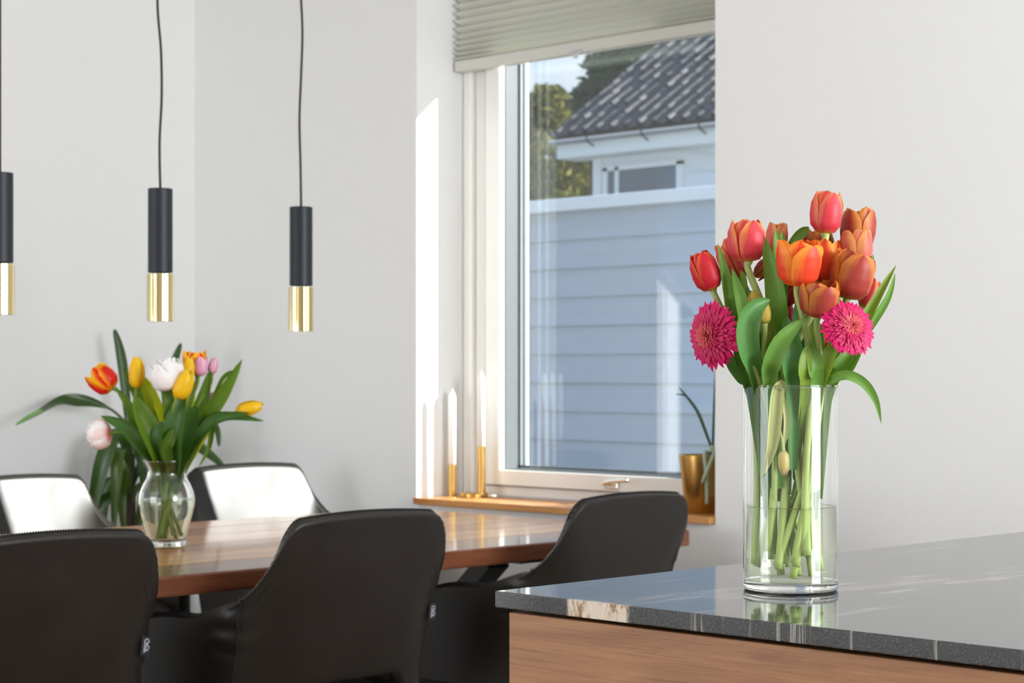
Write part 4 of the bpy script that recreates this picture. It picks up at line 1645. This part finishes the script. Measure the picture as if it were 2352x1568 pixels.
for i, (b, tp, W, dz, op, pal, tw, dbl, lb) in enumerate(TTUL):
    base, top = TQ(b[0], b[1], dz), TQ(tp[0], tp[1], dz)
    hx = max(-1, min(1, (b[0] - 383) / 130.0))
    rim = tclamp(TQ(383 + 34 * hx + rnd.uniform(-9, 9), 1066, dz * .3 + rnd.uniform(-.02, .02)), .040)
    bot = TC + Vector((0, 0, rnd.uniform(.018, .03)))
    off = -(rim - TC).to_2d() * rnd.uniform(.3, .9) + Vector((rnd.uniform(-.016, .016), rnd.uniform(-.016, .016)))
    if off.length > .038:
        off *= .038 / off.length
    bot += Vector((off.x, off.y, 0))
    md = tclamp(rim.lerp(bot, .5), .036)
    ax = ((top - base).normalized() + CAMV * tw).normalized()
    up = rim.lerp(base, .55) + Vector((0, 0, .015 if abs(hx) > .8 else 0)) + (rim - base).to_2d().to_3d() * .10
    pts = [bot, md, rim, up, base - ax * .03, base]
    t = make_tulip('tulip', lb, 'tulip', 'tulips on the dining table', TC + Vector((0, 0, .0155)), base, top, W * sc, tw, op, PAL[pal], pts, .0046, M['stemdark'], 300 + i, dbl, ruffle=.06 if pal in ('flame', 'white', 'whitepink') else .02)
    ttul.append(t)
TO = TC + Vector((0, 0, .0155))
TLV = [
    ([(360, 1066, -.02), (330, 1000, -.05), (305, 940, -.05), (262, 885, -.05)], 30, 0, 0),
    ([(372, 1066, -.03), (352, 1010, -.07), (326, 955, -.075), (308, 908, -.06)], 52, 0, 1),
    ([(365, 1066, -.02), (325, 1020, -.06), (284, 978, -.06), (231, 955, -.05)], 34, 1, 10),
    ([(385, 1066, .02), (366, 980, .03), (352, 930, .03), (344, 875, .03)], 44, 2, 1),
    ([(368, 1066, -.035), (362, 1025, -.075), (364, 990, -.08), (374, 966, -.07)], 36, 1, 2),
    ([(400, 1066, -.035), (398, 1010, -.07), (408, 955, -.075), (424, 905, -.06)], 52, 1, 3),
    ([(408, 1066, -.03), (422, 1010, -.05), (438, 965, -.05), (452, 930, -.05)], 52, 1, 3),
    ([(415, 1066, 0), (440, 990, 0), (464, 920, 0), (485, 842, 0)], 36, 0, 7),
    ([(420, 1066, .0), (462, 975, 0), (512, 900, 0), (556, 825, 0)], 40, 0, 9),
    ([(420, 1066, -.02), (465, 980, -.03), (520, 955, -.03), (607, 967, -.03)], 26, 1, 9),
    ([(420, 1060, -.02), (462, 1000, -.05), (500, 962, -.05), (576, 948, -.05)], 30, 1, 9),
    ([(395, 1066, -.02), (388, 960, -.06), (380, 900, -.065), (366, 852, -.05)], 26, 0, 2),
    ([(378, 1066, .02), (345, 960, .02), (316, 900, .02), (282, 846, .02)], 34, 0, 0),
    ([(425, 1056, -.01), (462, 1000, -.02), (486, 978, -.02), (482, 1025, -.03), (456, 1074, -.03)], 18, 0, 8),
    ([(375, 1066, 0), (340, 1025, -.02), (312, 985, -.03), (290, 930, -.03)], 30, 0, 10),
    ([(398, 1066, .02), (402, 960, .03), (398, 900, .03), (392, 870, .03)], 40, 2, 4),
    ([(410, 1066, .02), (425, 960, .03), (436, 900, .03), (444, 865, .03)], 34, 2, 5),
    ([(388, 1066, -.04), (380, 1030, -.075), (392, 1000, -.075), (400, 980, -.07)], 30, 0, 3),
    ([(352, 1066, 0), (330, 1040, -.04), (316, 1010, -.04), (300, 975, -.04)], 22, 0, 10),
    ([(480, 940, .0), (510, 870, 0), (540, 850, .0)], 10, 0, 8),
    ([(430, 1066, .01), (455, 1010, .01), (480, 970, .01), (500, 930, .01)], 28, 2, 8),
    ([(345, 960, .0), (340, 900, 0), (318, 858, .0)], 26, 2, 1),
]
for i, (pts, w, mi, ti) in enumerate(TLV):
    W3 = [TQ(*p) for p in pts]
    W3[0] = tclamp(W3[0], .047)
    if pts[0][1] > 1040:
        f = rnd.uniform(.4, .8)
        W3 = [Vector((TC.x + (W3[0].x - TC.x) * f, TC.y + (W3[0].y - TC.y) * f, TC.z + rnd.uniform(.13, .17)))] + W3
    face = Matrix.Rotation(rnd.uniform(-.7, .7), 3, 'Z') @ CAMV
    strip([p - TO for p in W3], w * sc, LEAF2[mi], 'leaf', ttul[ti], cup=rnd.uniform(.1, .32), up=face, n=7, prof=leafprof)

# ------------------------------------------------------------------ houseplant on the floor in the corner
PZ = 7.05
HP = P(296, 855, PZ)
HP.z = 0
M['darkleaf'] = [green('corn_plant_leaf', lin(30, 58, 22), lin(62, 92, 34), .15, .3), green('corn_plant_leaf_pale', lin(52, 78, 26), lin(92, 116, 44), .2, .3)]
M['planter'] = plain('grey_planter', lin(120, 118, 114), .6, nscale=20)
pl = thing('floor_planter', 'round grey planter standing on the floor behind the table', 'planter', (HP.x, HP.y, 0))
obj('planter_body', MB().lathe([(.0001, 0), (.10, 0), (.105, .01), (.135, .32), (.128, .33), (.122, .32), (.118, .28), (.0001, .28)], 40), M['planter'], pl, smooth=False)
hp = thing('corn_plant', 'dark green strap leaved houseplant in the corner behind the table', 'plant', (HP.x, HP.y, .282))
HO = Vector((HP.x, HP.y, .282))


def HQ(px, py, dz=0.0):
    return P(px, py, PZ + dz) - HO


obj('cane', MB().tube([(0, 0, 0), (.01, .0, .35), (-.005, .01, .62)], [.022, .02, .017], 10), M['bark'], hp, smooth=True)
obj('cane', MB().tube([(.02, .01, 0), (.06, .07, .4), (.09, .10, .72)], [.018, .016, .014], 10), M['bark'], hp, smooth=True)


def palmprof(f):
    return .22 + .78 * sin(pi * min(1, max(0, (f - .12) / .88))) ** .8 if f < .97 else .12


def archprof(f):
    return .16 if f < .38 else max(.05, .16 + .84 * sin(pi * min(1, (f - .38) / .62)) ** .9)


PLV = [
    ([(300, 1120, 0), (300, 1000, 0), (262, 945, 0), (200, 922, -.05), (140, 925, -.12), (85, 952, -.28), (38, 976, -.4)], 38, 0, archprof),
    ([(300, 1120, .05), (296, 980, .05), (286, 860, .05), (276, 800, .05), (263, 756, .05)], 28, 0, palmprof),
    ([(330, 1100, 0), (385, 980, .05), (398, 880, .05), (401, 835, .05), (416, 788, .05)], 32, 0, palmprof),
    ([(330, 1100, 0), (430, 990, 0), (470, 960, -.02), (497, 985, -.03), (503, 1025, -.04)], 20, 0, palmprof),
    ([(330, 1120, 0), (430, 1020, 0), (470, 1035, -.02), (515, 1072, -.03)], 24, 0, palmprof),
    ([(300, 1130, 0), (290, 1020, -.05), (262, 1005, -.10), (240, 1050, -.12), (222, 1120, -.12), (205, 1205, -.10)], 40, 0, palmprof),
    ([(300, 1130, 0), (292, 1040, -.05), (274, 1040, -.10), (268, 1110, -.12), (262, 1215, -.1)], 34, 1, palmprof),
    ([(300, 1130, 0), (300, 1040, 0), (318, 1030, -.04), (330, 1090, -.06), (332, 1180, -.06)], 28, 0, palmprof),
    ([(300, 1150, 0), (275, 1060, -.04), (240, 1060, -.06), (222, 1130, -.06), (216, 1220, -.06)], 36, 0, palmprof),
    ([(300, 1160, 0), (295, 1090, -.06), (285, 1080, -.1), (280, 1140, -.12), (285, 1225, -.12)], 26, 1, palmprof),
    ([(300, 1160, 0), (312, 1090, .04), (340, 1085, .06), (360, 1140, .06), (365, 1210, .06)], 30, 0, palmprof),
    ([(300, 1160, 0), (270, 1110, .06), (246, 1120, .08), (236, 1180, .08), (236, 1240, .08)], 34, 0, palmprof),
    ([(300, 1140, 0), (322, 1060, -.02), (345, 1050, 0), (352, 1110, .0), (350, 1190, 0)], 26, 0, palmprof),
    ([(300, 1130, 0), (280, 1010, .05), (258, 1000, .06), (236, 1050, .06), (225, 1100, .06)], 26, 0, palmprof),
    ([(300, 1170, 0), (316, 1120, -.06), (330, 1130, -.1), (322, 1190, -.1), (310, 1240, -.1)], 24, 1, palmprof),
    ([(300, 1170, 0), (255, 1140, 0), (225, 1180, .0), (205, 1240, 0)], 30, 0, palmprof),
]
rnd = random.Random(8)
for (pts, w, mi, pf) in PLV:
    face = Matrix.Rotation(rnd.uniform(-.6, .6), 3, 'Z') @ (CAMV + Vector((0, 0, .3)))
    strip([HQ(*p) for p in pts], w / F_PX * PZ, M['darkleaf'][mi], 'leaf', hp, cup=rnd.uniform(.05, .2), up=face, n=7, prof=pf)
